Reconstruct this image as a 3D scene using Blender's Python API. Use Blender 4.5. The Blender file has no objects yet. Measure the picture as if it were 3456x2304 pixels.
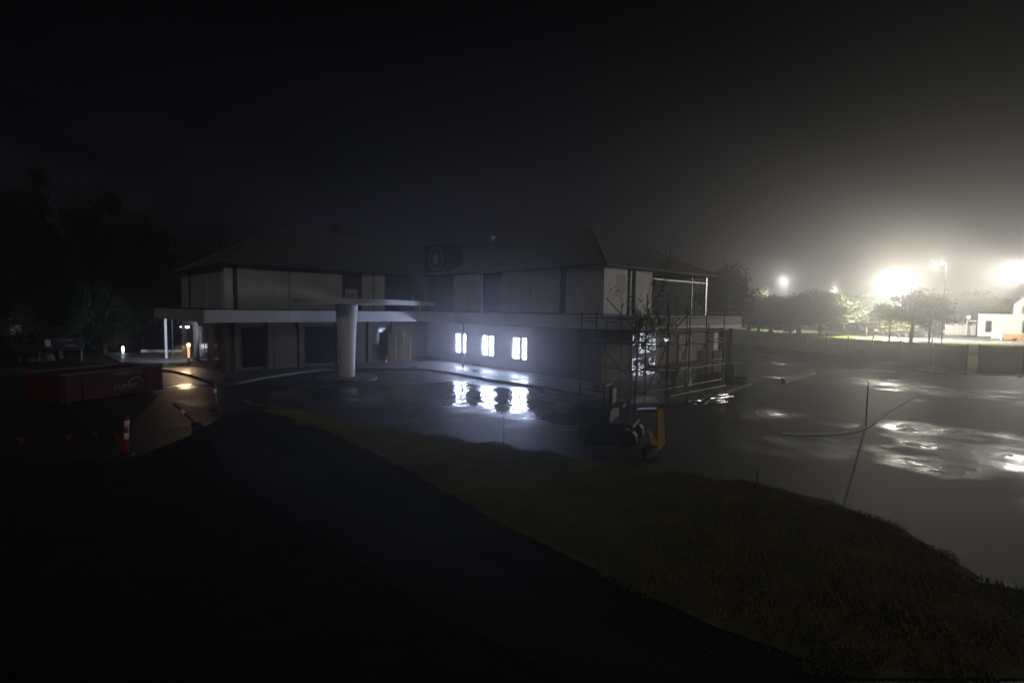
import bpy, math, random
import numpy as np
from mathutils import Matrix, Vector

R = math.radians
sc = bpy.context.scene
C = sc.collection
rng = random.Random(7)

# ------------------------------------------------------------------ camera, sky, exposure
F = 1750.0 / 3456.0
CAM_H = 3.8
cam_d = bpy.data.cameras.new('camera')
cam_d.sensor_width = 36.0
cam_d.lens = 36.0 * F
cam_d.clip_start = 0.05
cam_d.clip_end = 2000.0
cam = bpy.data.objects.new('camera', cam_d)
C.objects.link(cam)
CM = Matrix.Translation((0, 0, CAM_H)) @ Matrix.Rotation(R(90 - 3.5), 4, 'X') @ Matrix.Rotation(R(0.71), 4, 'Z')
cam.matrix_world = CM
sc.camera = cam

world = bpy.data.worlds.new('World')
sc.world = world
world.use_nodes = True
wn = world.node_tree.nodes
wl = world.node_tree.links
wbg = wn['Background']
sky = wn.new('ShaderNodeTexSky')
sky.sky_type = 'NISHITA'
sky.sun_disc = False
sky.sun_elevation = R(-4)
sky.sun_rotation = R(35)
sky.air_density = 1.0
sky.dust_density = 2.0
hs = wn.new('ShaderNodeHueSaturation')
hs.inputs['Saturation'].default_value = 0.8
hs.inputs['Value'].default_value = 0.45
wl.new(sky.outputs[0], hs.inputs['Color'])
# town glow low on the horizon with thin cloud in it
wtc = wn.new('ShaderNodeTexCoord')
wsep = wn.new('ShaderNodeSeparateXYZ')
wl.new(wtc.outputs['Generated'], wsep.inputs[0])
wmr = wn.new('ShaderNodeMapRange')
wmr.inputs['From Min'].default_value = 0.0
wmr.inputs['From Max'].default_value = 0.55
wmr.inputs['To Min'].default_value = 1.0
wmr.inputs['To Max'].default_value = 0.0
wl.new(wsep.outputs['Z'], wmr.inputs['Value'])
wpw = wn.new('ShaderNodeMath'); wpw.operation = 'POWER'; wpw.inputs[1].default_value = 2.2
wl.new(wmr.outputs[0], wpw.inputs[0])
wmp = wn.new('ShaderNodeMapping'); wmp.inputs['Scale'].default_value = (1, 1, 3.2)
wl.new(wtc.outputs['Generated'], wmp.inputs['Vector'])
wno = wn.new('ShaderNodeTexNoise'); wno.inputs['Scale'].default_value = 2.1; wno.inputs['Detail'].default_value = 5
wl.new(wmp.outputs[0], wno.inputs['Vector'])
wcl = wn.new('ShaderNodeMapRange'); wcl.inputs['From Min'].default_value = 0.36; wcl.inputs['From Max'].default_value = 0.68
wcl.inputs['To Min'].default_value = 0.35; wcl.inputs['To Max'].default_value = 1.8
wl.new(wno.outputs['Fac'], wcl.inputs['Value'])
wmu = wn.new('ShaderNodeMath'); wmu.operation = 'MULTIPLY'
wl.new(wpw.outputs[0], wmu.inputs[0]); wl.new(wcl.outputs[0], wmu.inputs[1])
wgl = wn.new('ShaderNodeVectorMath'); wgl.operation = 'SCALE'; wgl.inputs[0].default_value = (0.15, 0.14, 0.225)
wl.new(wmu.outputs[0], wgl.inputs['Scale'])
wad = wn.new('ShaderNodeVectorMath'); wad.operation = 'ADD'
wl.new(wgl.outputs[0], wad.inputs[0]); wl.new(hs.outputs[0], wad.inputs[1])
wl.new(wad.outputs[0], wbg.inputs['Color'])
wbg.inputs['Strength'].default_value = 0.05

# added faint fill from behind the camera, with no visible source
sun_d = bpy.data.lights.new('fill_sun', 'SUN')
sun_d.energy = 0.20
sun_d.angle = R(4)
sun_d.color = (1.0, 0.96, 0.88)
sun = bpy.data.objects.new('fill_sun', sun_d)
C.objects.link(sun)
sun.matrix_world = Matrix.Rotation(0, 4, 'Z') @ Vector((0.30, -1.0, 0.36)).to_track_quat('Z', 'Y').to_matrix().to_4x4()

sc.view_settings.view_transform = 'Standard'
sc.view_settings.look = 'None'
sc.view_settings.exposure = 0.0
sc.view_settings.gamma = 1.0
sc.view_settings.use_curve_mapping = False
sc.cycles.volume_bounces = 0
sc.cycles.max_bounces = 5
sc.cycles.diffuse_bounces = 2
sc.cycles.glossy_bounces = 3
sc.cycles.sample_clamp_direct = 0
sc.cycles.sample_clamp_indirect = 3.0
sc.cycles.use_denoising = True
sc.cycles.use_light_tree = True
sc.cycles.caustics_reflective = False
sc.cycles.caustics_refractive = False

HAZE_DENSITY = 0.0080
HAZE_G = 0.82
# lamps: (radiant intensity-like power in W, colour)
P_MAIN = 10500.0
WHITE_LAMP = (1.0, 0.945, 0.80)
WINDOW_E = 62.0


def ray(px, py):
    v = Vector(((px - 1728) / 1750.0, -(py - 1152) / 1750.0, -1.0))
    return (CM.to_3x3() @ v).normalized()


def at(px, py, z=0.0):
    """point of the plane at height z where the photograph's line of sight meets it"""
    d = ray(px, py)
    t = (z - CAM_H) / d.z
    return Vector((d.x * t, d.y * t, z))


def hor(px):
    return 1045 + (px - 1728) * 0.0124


def col(px, depth, py=None):
    """point at a given distance in front along the site's depth axis"""
    d = ray(px, hor(px) if py is None else py)
    t = depth / d.y
    return Vector((d.x * t, depth, CAM_H + d.z * t))


# ------------------------------------------------------------------ materials
MATS = {}


def mat(name, color, rough=0.7, metal=0.0, var=0.0, scale=3.0, bump=0.0, bscale=20.0,
        emit=None, estr=0.0, coat=0.0, c2=None, detail=6.0):
    m = bpy.data.materials.new(name)
    m.use_nodes = True
    nt = m.node_tree
    b = nt.nodes['Principled BSDF']
    b.inputs['Roughness'].default_value = rough
    b.inputs['Metallic'].default_value = metal
    b.inputs['Coat Weight'].default_value = coat
    b.inputs['Coat Roughness'].default_value = 0.1
    col4 = (*color, 1)
    b.inputs['Base Color'].default_value = col4
    if var > 0 or c2 is not None:
        tc = nt.nodes.new('ShaderNodeTexCoord')
        no = nt.nodes.new('ShaderNodeTexNoise')
        no.inputs['Scale'].default_value = scale
        no.inputs['Detail'].default_value = detail
        nt.links.new(tc.outputs['Object'], no.inputs['Vector'])
        cr = nt.nodes.new('ShaderNodeValToRGB')
        cr.color_ramp.elements[0].position = 0.3
        cr.color_ramp.elements[1].position = 0.7
        lo = c2 if c2 is not None else tuple(c * (1 - var) for c in color)
        hi = color if c2 is not None else tuple(min(1, c * (1 + var)) for c in color)
        cr.color_ramp.elements[0].color = (*lo, 1)
        cr.color_ramp.elements[1].color = (*hi, 1)
        nt.links.new(no.outputs['Fac'], cr.inputs[0])
        nt.links.new(cr.outputs[0], b.inputs['Base Color'])
    if bump > 0:
        tc = nt.nodes.new('ShaderNodeTexCoord')
        nb = nt.nodes.new('ShaderNodeTexNoise')
        nb.inputs['Scale'].default_value = bscale
        nb.inputs['Detail'].default_value = 4
        nt.links.new(tc.outputs['Object'], nb.inputs['Vector'])
        bp = nt.nodes.new('ShaderNodeBump')
        bp.inputs['Strength'].default_value = 1.0
        bp.inputs['Distance'].default_value = bump
        nt.links.new(nb.outputs['Fac'], bp.inputs['Height'])
        nt.links.new(bp.outputs[0], b.inputs['Normal'])
    if emit is not None:
        b.inputs['Emission Color'].default_value = (*emit, 1)
        b.inputs['Emission Strength'].default_value = estr
    MATS[name] = m
    return m


def wet_mat(name, dry, wetc, pscale, lo, hi, r_wet, r_dry, wave, wscale, grain, spots=()):
    """wet paving: smooth where water stands, rougher between, ripples on the water"""
    m = bpy.data.materials.new(name)
    m.use_nodes = True
    nt = m.node_tree
    N, L = nt.nodes.new, nt.links.new
    b = nt.nodes['Principled BSDF']
    tc = N('ShaderNodeTexCoord')
    n1 = N('ShaderNodeTexNoise'); n1.inputs['Scale'].default_value = pscale; n1.inputs['Detail'].default_value = 3
    n1.inputs['Roughness'].default_value = 0.55
    L(tc.outputs['Object'], n1.inputs['Vector'])
    mr = N('ShaderNodeMapRange'); mr.inputs['From Min'].default_value = lo; mr.inputs['From Max'].default_value = hi
    src = n1.outputs['Fac']
    wide = n1.outputs['Fac']
    n1b = N('ShaderNodeTexNoise'); n1b.inputs['Scale'].default_value = pscale * 7; n1b.inputs['Detail'].default_value = 5
    L(tc.outputs['Object'], n1b.inputs['Vector'])
    ma = N('ShaderNodeMath'); ma.operation = 'MULTIPLY_ADD'; ma.inputs[1].default_value = 0.30; L(n1b.outputs['Fac'], ma.inputs[0])
    sh = N('ShaderNodeMath'); sh.operation = 'SUBTRACT'; sh.inputs[1].default_value = 0.15; L(src, sh.inputs[0]); L(sh.outputs[0], ma.inputs[2])
    src = ma.outputs[0]
    for (sx, sy, sr, sa) in spots:
        dd = N('ShaderNodeVectorMath'); dd.operation = 'DISTANCE'; dd.inputs[1].default_value = (sx, sy, 0.0)
        L(tc.outputs['Object'], dd.inputs[0])
        m2 = N('ShaderNodeMapRange'); m2.interpolation_type = 'SMOOTHSTEP'
        m2.inputs['From Min'].default_value = sr; m2.inputs['From Max'].default_value = sr * 0.35; m2.inputs['To Max'].default_value = sa
        L(dd.outputs['Value'], m2.inputs['Value'])
        ad = N('ShaderNodeMath'); ad.operation = 'ADD'; L(src, ad.inputs[0]); L(m2.outputs[0], ad.inputs[1])
        src = ad.outputs[0]
        ad2 = N('ShaderNodeMath'); ad2.operation = 'ADD'; L(wide, ad2.inputs[0]); L(m2.outputs[0], ad2.inputs[1])
        wide = ad2.outputs[0]
    L(src, mr.inputs['Value'])
    rr = N('ShaderNodeMapRange'); rr.inputs['To Min'].default_value = r_dry; rr.inputs['To Max'].default_value = r_wet
    L(mr.outputs[0], rr.inputs['Value'])
    L(rr.outputs[0], b.inputs['Roughness'])
    mix = N('ShaderNodeMix'); mix.data_type = 'RGBA'
    mix.inputs[6].default_value = (*dry, 1); mix.inputs[7].default_value = (*wetc, 1)
    L(mr.outputs[0], mix.inputs[0])
    L(mix.outputs[2], b.inputs['Base Color'])
    n2 = N('ShaderNodeTexNoise'); n2.inputs['Scale'].default_value = wscale; n2.inputs['Detail'].default_value = 2
    L(tc.outputs['Object'], n2.inputs['Vector'])
    n3 = N('ShaderNodeTexNoise'); n3.inputs['Scale'].default_value = 70; n3.inputs['Detail'].default_value = 3
    L(tc.outputs['Object'], n3.inputs['Vector'])
    inv = N('ShaderNodeMath'); inv.operation = 'SUBTRACT'; inv.inputs[0].default_value = 1
    L(mr.outputs[0], inv.inputs[1])
    g = N('ShaderNodeMath'); g.operation = 'MULTIPLY'; n3c = N('ShaderNodeMath'); n3c.operation = 'SUBTRACT'; n3c.inputs[1].default_value = 0.5; L(n3.outputs['Fac'], n3c.inputs[0]); L(n3c.outputs[0], g.inputs[0]); L(inv.outputs[0], g.inputs[1])
    g2 = N('ShaderNodeMath'); g2.operation = 'MULTIPLY'; L(g.outputs[0], g2.inputs[0]); g2.inputs[1].default_value = grain
    w2 = N('ShaderNodeMath'); w2.operation = 'MULTIPLY_ADD'; L(n2.outputs['Fac'], w2.inputs[0]); w2.inputs[1].default_value = wave; w2.inputs[2].default_value = 0.0
    n4 = N('ShaderNodeTexNoise'); n4.inputs['Scale'].default_value = 1.5; n4.inputs['Detail'].default_value = 2
    L(tc.outputs['Object'], n4.inputs['Vector'])
    w4 = N('ShaderNodeMath'); w4.operation = 'MULTIPLY_ADD'; L(n4.outputs['Fac'], w4.inputs[0]); w4.inputs[1].default_value = wave * 4.2
    L(w2.outputs[0], w4.inputs[2])
    w5 = N('ShaderNodeMath'); w5.operation = 'MULTIPLY_ADD'
    w6 = N('ShaderNodeMath'); w6.operation = 'SUBTRACT'; w6.inputs[1].default_value = wave * 5.2 * 0.5
    L(w4.outputs[0], w6.inputs[0])
    wm = N('ShaderNodeMapRange'); wm.interpolation_type = 'SMOOTHSTEP'; wm.inputs['From Min'].default_value = lo - 0.10; wm.inputs['From Max'].default_value = hi + 0.06
    L(wide, wm.inputs['Value'])
    L(w6.outputs[0], w5.inputs[0]); L(wm.outputs[0], w5.inputs[1]); L(g2.outputs[0], w5.inputs[2])
    bp = N('ShaderNodeBump'); bp.inputs['Distance'].default_value = 1.0
    L(w5.outputs[0], bp.inputs['Height'])
    L(bp.outputs[0], b.inputs['Normal'])
    b.inputs['IOR'].default_value = 1.33
    b.inputs['Specular IOR Level'].default_value = 0.4
    MATS[name] = m
    return m


asphalt = wet_mat('wet_asphalt', (0.052, 0.050, 0.047), (0.022, 0.022, 0.022), 0.16, 0.54, 0.72, 0.12, 0.52, 0.0110, 4.5, 0.0110,
                  spots=[(*at(x_, y_)[:2], r_, a_) for x_, y_, r_, a_ in ((1600, 1325, 5.5, 0.16), (1700, 1380, 4.5, 0.13), (1200, 1330, 4.5, 0.14), (1420, 1300, 4.0, 0.10),
                         (632, 1300, 3.0, 0.14), (555, 1250, 3.0, 0.14), (3118, 1442, 1.8, 0.13), (3000, 1340, 2.4, 0.10), (3118, 1500, 0.9, 0.12), (3118, 1570, 1.3, 0.14), (3490, 1535, 4.6, 0.20), (2170, 1330, 3.0, 0.13))])
road_m = wet_mat('wet_road', (0.24, 0.235, 0.225), (0.16, 0.16, 0.16), 0.2, 0.42, 0.62, 0.12, 0.5, 0.003, 1.5, 0.003)
concrete = wet_mat('damp_concrete', (0.17, 0.167, 0.158), (0.10, 0.099, 0.094), 0.6, 0.4, 0.7, 0.22, 0.6, 0.001, 2.0, 0.001)
path_m = wet_mat('worn_path', (0.034, 0.033, 0.032), (0.028, 0.028, 0.028), 0.6, 0.9, 1.2, 0.8, 0.95, 0.001, 2.0, 0.003)
mulch_m = mat('mulch', (0.022, 0.020, 0.017), 0.95, var=0.5, scale=2.5, bump=0.03, bscale=14)
mulch_m.node_tree.nodes['Principled BSDF'].inputs['Specular IOR Level'].default_value = 0.1
skiprim_m = mat('skip_rim', (0.11, 0.10, 0.09), 0.8)
soil = mat('soil_ground', (0.045, 0.042, 0.028), 0.9, var=0.4, scale=0.6, bump=0.03, bscale=6)
turf = mat('turf', (0.14, 0.122, 0.028), 0.9, var=0.4, scale=1.2, bump=0.02, bscale=30)
blade_m = mat('grass_blade', (0.18, 0.158, 0.032), 0.7, var=0.35, scale=2.0)
panel_m = mat('pale_panel', (0.52, 0.505, 0.47), 0.75, var=0.10, scale=0.8, bump=0.002, bscale=30)
panel2_m = mat('stained_panel', (0.50, 0.49, 0.45), 0.75, c2=(0.34, 0.33, 0.30), scale=1.1)
fascia_m = mat('white_fascia', (0.60, 0.59, 0.57), 0.6, var=0.08, scale=0.7)
fascia2_m = mat('grey_fascia', (0.30, 0.29, 0.27), 0.7, var=0.1, scale=0.7)
dark_m = mat('charcoal_metal', (0.035, 0.036, 0.04), 0.5, var=0.15, scale=2)
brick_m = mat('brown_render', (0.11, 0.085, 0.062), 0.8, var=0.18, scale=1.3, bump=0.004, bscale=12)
ply_m = mat('plywood', (0.26, 0.19, 0.12), 0.75, var=0.2, scale=2.5)
roof_m = mat('roof_sheet', (0.17, 0.165, 0.15), 0.5, var=0.12, scale=0.6)
glass_m = mat('dark_glass', (0.015, 0.017, 0.02), 0.08)
navy_m = mat('navy_sign', (0.012, 0.016, 0.04), 0.4)
emb_m = mat('emblem_white', (0.42, 0.42, 0.5), 0.5)
col_m = mat('column_concrete', (0.76, 0.74, 0.69), 0.7, var=0.08, scale=1.5)
galv_m = mat('galvanised_tube', (0.24, 0.24, 0.235), 0.42, 0.6, var=0.2, scale=5)
rust_m = mat('scaffold_tube', (0.10, 0.095, 0.08), 0.5, 0.4, var=0.3, scale=4)
plank_m = mat('scaffold_plank', (0.20, 0.16, 0.10), 0.7, var=0.25, scale=4)
shade_m = mat('shade_cloth', (0.10, 0.105, 0.085), 0.9, var=0.2, scale=0.8)
sb_ = shade_m.node_tree
tl = sb_.nodes.new('ShaderNodeBsdfTranslucent'); tl.inputs[0].default_value = (0.10, 0.10, 0.08, 1)
tp = sb_.nodes.new('ShaderNodeBsdfTransparent')
mx = sb_.nodes.new('ShaderNodeMixShader'); mx.inputs[0].default_value = 0.5
mx2 = sb_.nodes.new('ShaderNodeMixShader'); mx2.inputs[0].default_value = 0.22
sb_.links.new(sb_.nodes['Principled BSDF'].outputs[0], mx.inputs[1]); sb_.links.new(tl.outputs[0], mx.inputs[2])
sb_.links.new(mx.outputs[0], mx2.inputs[1]); sb_.links.new(tp.outputs[0], mx2.inputs[2])
sb_.links.new(mx2.outputs[0], sb_.nodes['Material Output'].inputs['Surface'])
net_m = mat('dark_netting', (0.045, 0.05, 0.045), 0.9, var=0.3, scale=4)
nb_ = net_m.node_tree
tp = nb_.nodes.new('ShaderNodeBsdfTransparent')
mx = nb_.nodes.new('ShaderNodeMixShader'); mx.inputs[0].default_value = 0.4
nb_.links.new(nb_.nodes['Principled BSDF'].outputs[0], mx.inputs[1]); nb_.links.new(tp.outputs[0], mx.inputs[2])
nb_.links.new(mx.outputs[0], nb_.nodes['Material Output'].inputs['Surface'])
yellow_m = mat('digger_yellow', (0.55, 0.32, 0.03), 0.4, var=0.15, scale=3, coat=0.3)
black_m = mat('black_rubber', (0.018, 0.018, 0.018), 0.6, var=0.2, scale=6)
steel_m = mat('bright_steel', (0.55, 0.55, 0.55), 0.22, 1.0)
red_m = mat('red_skip_paint', (0.075, 0.007, 0.005), 0.8, var=0.25, scale=1.5)
orange_m = mat('orange_plastic', (0.34, 0.03, 0.015), 0.4)
tape_m = mat('reflective_tape', (0.95, 0.95, 0.93), 0.35)
lettering_m = mat('white_lettering', (0.34, 0.33, 0.32), 0.5)
flag_m = mat('bunting_flag', (0.22, 0.04, 0.02), 0.6)
white_m = mat('white_paint', (0.72, 0.72, 0.70), 0.5, var=0.04, scale=2)
wrap_m = mat('pale_wrap', (0.50, 0.48, 0.43), 0.5, var=0.1, scale=2)
wrapg_m = mat('green_wrap', (0.36, 0.43, 0.37), 0.5, var=0.15, scale=2)
bark_m = mat('bark', (0.085, 0.068, 0.05), 0.9, var=0.35, scale=5, bump=0.02, bscale=14)
leaf_a = mat('leaf_dark', (0.022, 0.032, 0.012), 0.95, var=0.4, scale=0.7)
leaf_b = mat('leaf_mid', (0.09, 0.11, 0.025), 0.6, var=0.4, scale=0.7)
tile_m = mat('house_tile', (0.20, 0.17, 0.16), 0.7, var=0.15, scale=2)
timber_m = mat('brown_paling', (0.24, 0.14, 0.06), 0.8, var=0.25, scale=3)
carw_m = mat('car_white', (0.70, 0.70, 0.70), 0.3, coat=1.0)
cars_m = mat('car_silver', (0.40, 0.41, 0.43), 0.3, 0.6, coat=1.0)
card_m = mat('car_dark', (0.03, 0.035, 0.045), 0.3, coat=1.0)
win_e = mat('lit_pane', (0.8, 0.85, 0.95), 0.5, emit=(0.56, 0.67, 1.0), estr=WINDOW_E)
win_e2 = mat('lit_pane_small', (0.8, 0.85, 0.95), 0.5, emit=(0.80, 0.84, 1.0), estr=2.6)
lens_e = mat('lamp_lens', (1, 1, 1), 0.5, emit=(1.0, 0.96, 0.86), estr=60.0)
cool_e = mat('cool_lens', (1, 1, 1), 0.5, emit=(0.86, 0.92, 1.0), estr=14.0)
warm_e = mat('warm_lens', (1, 1, 1), 0.5, emit=(1.0, 0.62, 0.34), estr=4.0)
warm_e2 = mat('warm_tube', (1, 1, 1), 0.5, emit=(1.0, 0.42, 0.20), estr=1.6)


# ------------------------------------------------------------------ mesh building
class MB:
    def __init__(s):
        s.v, s.f = [], []

    def add(s, vs, fs):
        o = len(s.v)
        s.v += [tuple(p) for p in vs]
        s.f += [tuple(i + o for i in f) for f in fs]
        return s

    def box(s, x0, x1, y0, y1, z0, z1):
        x0, x1 = min(x0, x1), max(x0, x1)
        y0, y1 = min(y0, y1), max(y0, y1)
        return s.add([(x0, y0, z0), (x1, y0, z0), (x1, y1, z0), (x0, y1, z0), (x0, y0, z1), (x1, y0, z1), (x1, y1, z1), (x0, y1, z1)],
                     [(0, 3, 2, 1), (4, 5, 6, 7), (0, 1, 5, 4), (1, 2, 6, 5), (2, 3, 7, 6), (3, 0, 4, 7)])

    def prism(s, poly, z0, z1):
        n = len(poly)
        a = sum(poly[i][0] * poly[(i + 1) % n][1] - poly[(i + 1) % n][0] * poly[i][1] for i in range(n))
        if a < 0:
            poly = poly[::-1]
        return s.add([(p[0], p[1], z0) for p in poly] + [(p[0], p[1], z1) for p in poly],
                     [tuple(range(n))[::-1], tuple(range(n, 2 * n))] + [(i, (i + 1) % n, n + (i + 1) % n, n + i) for i in range(n)])

    def sheet(s, poly, z):
        n = len(poly)
        a = sum(poly[i][0] * poly[(i + 1) % n][1] - poly[(i + 1) % n][0] * poly[i][1] for i in range(n))
        if a < 0:
            poly = poly[::-1]
        return s.add([(p[0], p[1], z) for p in poly], [tuple(range(n))])

    def tube(s, p, q, r0, r1=None, n=8):
        p, q = Vector(p), Vector(q)
        r1 = r0 if r1 is None else r1
        d = (q - p).normalized()
        u = d.cross(Vector((0, 0, 1)) if abs(d.z) < 0.9 else Vector((1, 0, 0))).normalized()
        w = d.cross(u)
        vs = []
        for c, r in ((p, r0), (q, r1)):
            for k in range(n):
                t = 2 * math.pi * k / n
                vs.append(c + u * (math.cos(t) * r) + w * (math.sin(t) * r))
        return s.add(vs, [(k, (k + 1) % n, n + (k + 1) % n, n + k) for k in range(n)] + [tuple(range(n))[::-1], tuple(range(n, 2 * n))])

    def lathe(s, prof, cx=0, cy=0, n=24):
        vs = []
        for r, z in prof:
            for k in range(n):
                t = 2 * math.pi * k / n
                vs.append((cx + math.cos(t) * r, cy + math.sin(t) * r, z))
        fs = []
        for i in range(len(prof) - 1):
            for k in range(n):
                fs.append((i * n + k, i * n + (k + 1) % n, (i + 1) * n + (k + 1) % n, (i + 1) * n + k))
        fs.append(tuple(range(n))[::-1])
        fs.append(tuple(range((len(prof) - 1) * n, len(prof) * n)))
        return s.add(vs, fs)

    def path(s, pts, r, n=6):
        for a, b in zip(pts[:-1], pts[1:]):
            s.tube(a, b, r, r, n)
        return s

    def mesh(s, name, m, smooth=False, bevel=0):
        me = bpy.data.meshes.new(name)
        me.from_pydata(s.v, [], s.f)
        me.update()
        if m is not None:
            me.materials.append(m)
        if smooth:
            me.polygons.foreach_set('use_smooth', [True] * len(me.polygons))
        return me


WM = {}   # world matrices of what has been placed


def link(o, parent=None, M=None):
    C.objects.link(o)
    M = M or Matrix()
    if parent is not None:
        o.parent = parent
        o.matrix_parent_inverse = WM[parent.name].inverted()
    o.matrix_basis = M
    WM[o.name] = M.copy()
    return o


def thing(name, label, cat, loc=(0, 0, 0), rz=0.0, group=None):
    o = bpy.data.objects.new(name, None)
    o.empty_display_size = 0.3
    link(o, None, Matrix.Translation(loc) @ Matrix.Rotation(rz, 4, 'Z'))
    o['label'] = label
    o['category'] = cat
    if group:
        o['group'] = group
    return o


def part(name, mb, m, parent, M=None, smooth=False, label=None, bevel=0.0):
    me = mb.mesh(name, m, smooth)
    o = bpy.data.objects.new(name, me)
    link(o, parent, M)
    if label:
        o['label'] = label
    if bevel > 0:
        b = o.modifiers.new('bevel', 'BEVEL')
        b.width = bevel
        b.segments = 2
    return o


def single(name, mb, m, label, cat, group=None, M=None, smooth=False):
    o = part(name, mb, m, None, M, smooth)
    o['label'] = label
    o['category'] = cat
    if group:
        o['group'] = group
    return o


def struct(name, mb, m, M=None):
    o = part(name, mb, m, None, M)
    o['kind'] = 'structure'
    return o


def kids(o):
    return [c for c in C.objects if c.parent == o]


def dup(root, M, label, group=None, sxyz=None):
    """copy of a thing with copies of its parts and sub-parts"""
    def cp(o, parent):
        c = o.copy()
        C.objects.link(c)
        c.parent = parent
        for k in kids(o):
            cp(k, c)
        return c
    r = root.copy()
    C.objects.link(r)
    r.matrix_basis = M
    r['label'] = label
    if group:
        r['group'] = group
    for k in kids(root):
        cp(k, r)
    return r


def text(s, size, m, parent, M, name='lettering', ext=0.004, align='CENTER'):
    cu = bpy.data.curves.new(name, 'FONT')
    cu.body = s
    cu.size = size
    cu.extrude = ext
    cu.align_x = align
    cu.align_y = 'CENTER'
    cu.materials.append(m)
    tmp = bpy.data.objects.new('tmp', cu)
    C.objects.link(tmp)
    me = bpy.data.meshes.new_from_object(tmp.evaluated_get(bpy.context.evaluated_depsgraph_get()))
    bpy.data.objects.remove(tmp)
    if not me.materials:
        me.materials.append(m)
    o = bpy.data.objects.new(name, me)
    return link(o, parent, M)


def point_light(name, loc, power, color, radius, parent=None):
    ld = bpy.data.lights.new(name, 'POINT')
    ld.energy = power
    ld.color = color
    ld.shadow_soft_size = radius
    o = bpy.data.objects.new(name, ld)
    link(o, parent, Matrix.Translation(loc))
    return o


# ------------------------------------------------------------------ building frame: x = b (right and away), y = a (left and away)
TH = R(42.9)
BF = Matrix.Rotation(TH, 4, 'Z')


def bw(b, a, z=0.0):
    return BF @ Vector((b, a, z))


# ------------------------------------------------------------------ ground
struct('ground', MB().sheet([(-260, -40), (260, -40), (260, 290), (-260, 290)], 0.0), soil)
struct('yard_paving', MB().sheet([(-60, -12), (60, -12), (52, 28), (31.2, 34.6), (26.7, 64), (-60, 64)], 0.004), asphalt)


def pxpoly(pts, z=0.0):
    return [(at(x, y, z).x, at(x, y, z).y) for x, y in pts]


LAWN = [(820, 1352), (1100, 1405), (1450, 1470), (1800, 1520), (2100, 1572), (2500, 1625), (2800, 1690), (3050, 1790), (3200, 1880), (3330, 1962), (3480, 1995), (3700, 2040),
        (3700, 2290), (2900, 2290), (2400, 2110), (1700, 1772), (1350, 1570), (1100, 1452), (900, 1388)]
lawn_xy = pxpoly(LAWN)
struct('lawn', MB().sheet(lawn_xy, 0.012), turf)
struct('mulch_bed', MB().sheet(pxpoly([(-900, 1700), (0, 1560), (420, 1560), (640, 1470), (760, 1400), (860, 1384), (900, 1388), (1100, 1452), (1350, 1570), (1700, 1772), (2400, 2110),
                                       (2900, 2290), (2300, 2420), (-900, 2420)]), 0.008), mulch_m)
struct('garden_path', MB().sheet(pxpoly([(700, 1470), (860, 1480), (1400, 1760), (2000, 2100), (2420, 2300), (1950, 2300), (1500, 2090), (1000, 1760), (740, 1560)]), 0.010), path_m)

# road and verge beyond the fence
near = [(3900, 1190), (3456, 1164), (3200, 1157), (3000, 1147), (2860, 1129), (2700, 1114), (2560, 1105), (2460, 1100)]
far = [(3900, 1160), (3456, 1144), (3200, 1131), (3000, 1114), (2860, 1103), (2700, 1094), (2560, 1090), (2460, 1088)]
nw, fw = pxpoly(near), pxpoly(far)
rd = MB()
for i in range(len(nw) - 1):
    rd.add([(*nw[i], 0.03), (*nw[i + 1], 0.03), (*fw[i + 1], 0.03), (*fw[i], 0.03)], [(0, 1, 2, 3)])
struct('road', rd, road_m)
vg = MB()
fe = [(46, 30), (31.8, 35.2), (30.6, 40), (29.4, 48), (27.4, 60), (27, 66), (32, 90), (40, 110)]
for i in range(len(nw) - 1):
    vg.add([(*nw[i], 0.02), (*nw[i + 1], 0.02), (*fe[i + 1], 0.02), (*fe[i], 0.02)], [(0, 3, 2, 1)])
struct('grass_verge', vg, mat('verge_turf', (0.085, 0.105, 0.028), 0.9, var=0.35, scale=0.5))


def kerb(name, pts, w=0.16, h=0.018, m=None, z0=0.0, label=None, cat=None):
    b = MB()
    P = [Vector((p[0], p[1])) for p in pts]
    L, Rr = [], []
    for i, p in enumerate(P):
        d = (P[min(i + 1, len(P) - 1)] - P[max(i - 1, 0)]).normalized()
        n = Vector((-d.y, d.x)) * (w / 2)
        L.append(p + n)
        Rr.append(p - n)
    for i in range(len(P) - 1):
        q = [L[i], L[i + 1], Rr[i + 1], Rr[i]]
        b.add([(v.x, v.y, z0) for v in q] + [(v.x, v.y, z0 + h) for v in q],
              [(0, 1, 2, 3), (4, 7, 6, 5), (0, 4, 5, 1), (2, 6, 7, 3), (1, 5, 6, 2), (0, 3, 7, 4)])
    return struct(name, b, m or concrete)


def smooth_pts(pts, k=6):
    out = []
    P = [Vector(p) for p in pts]
    for i in range(len(P) - 1):
        p0, p1, p2, p3 = P[max(i - 1, 0)], P[i], P[i + 1], P[min(i + 2, len(P) - 1)]
        for j in range(k):
            t = j / k
            out.append(0.5 * ((2 * p1) + (p2 - p0) * t + (2 * p0 - 5 * p1 + 4 * p2 - p3) * t * t + (3 * p1 - p0 - 3 * p2 + p3) * t ** 3))
    out.append(P[-1])
    return [(p.x, p.y) for p in out]


kerb('road_kerb', smooth_pts(nw, 4), 0.18, 0.12)
isl = smooth_pts(pxpoly([(2640, 1462), (2720, 1466), (2860, 1459), (2935, 1430), (2995, 1385), (3090, 1334)]))
kerb('driveway_kerb', isl, 0.26, 0.02, fascia_m)
kerb('driveway_kerb', pxpoly([(3290, 1958), (3380, 1972), (3560, 2010)]))
struct('concrete_ramp', MB().prism(pxpoly([(2635, 1282), (2745, 1254), (2755, 1262), (2650, 1294)]), 0.0, 0.18), concrete)

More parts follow.
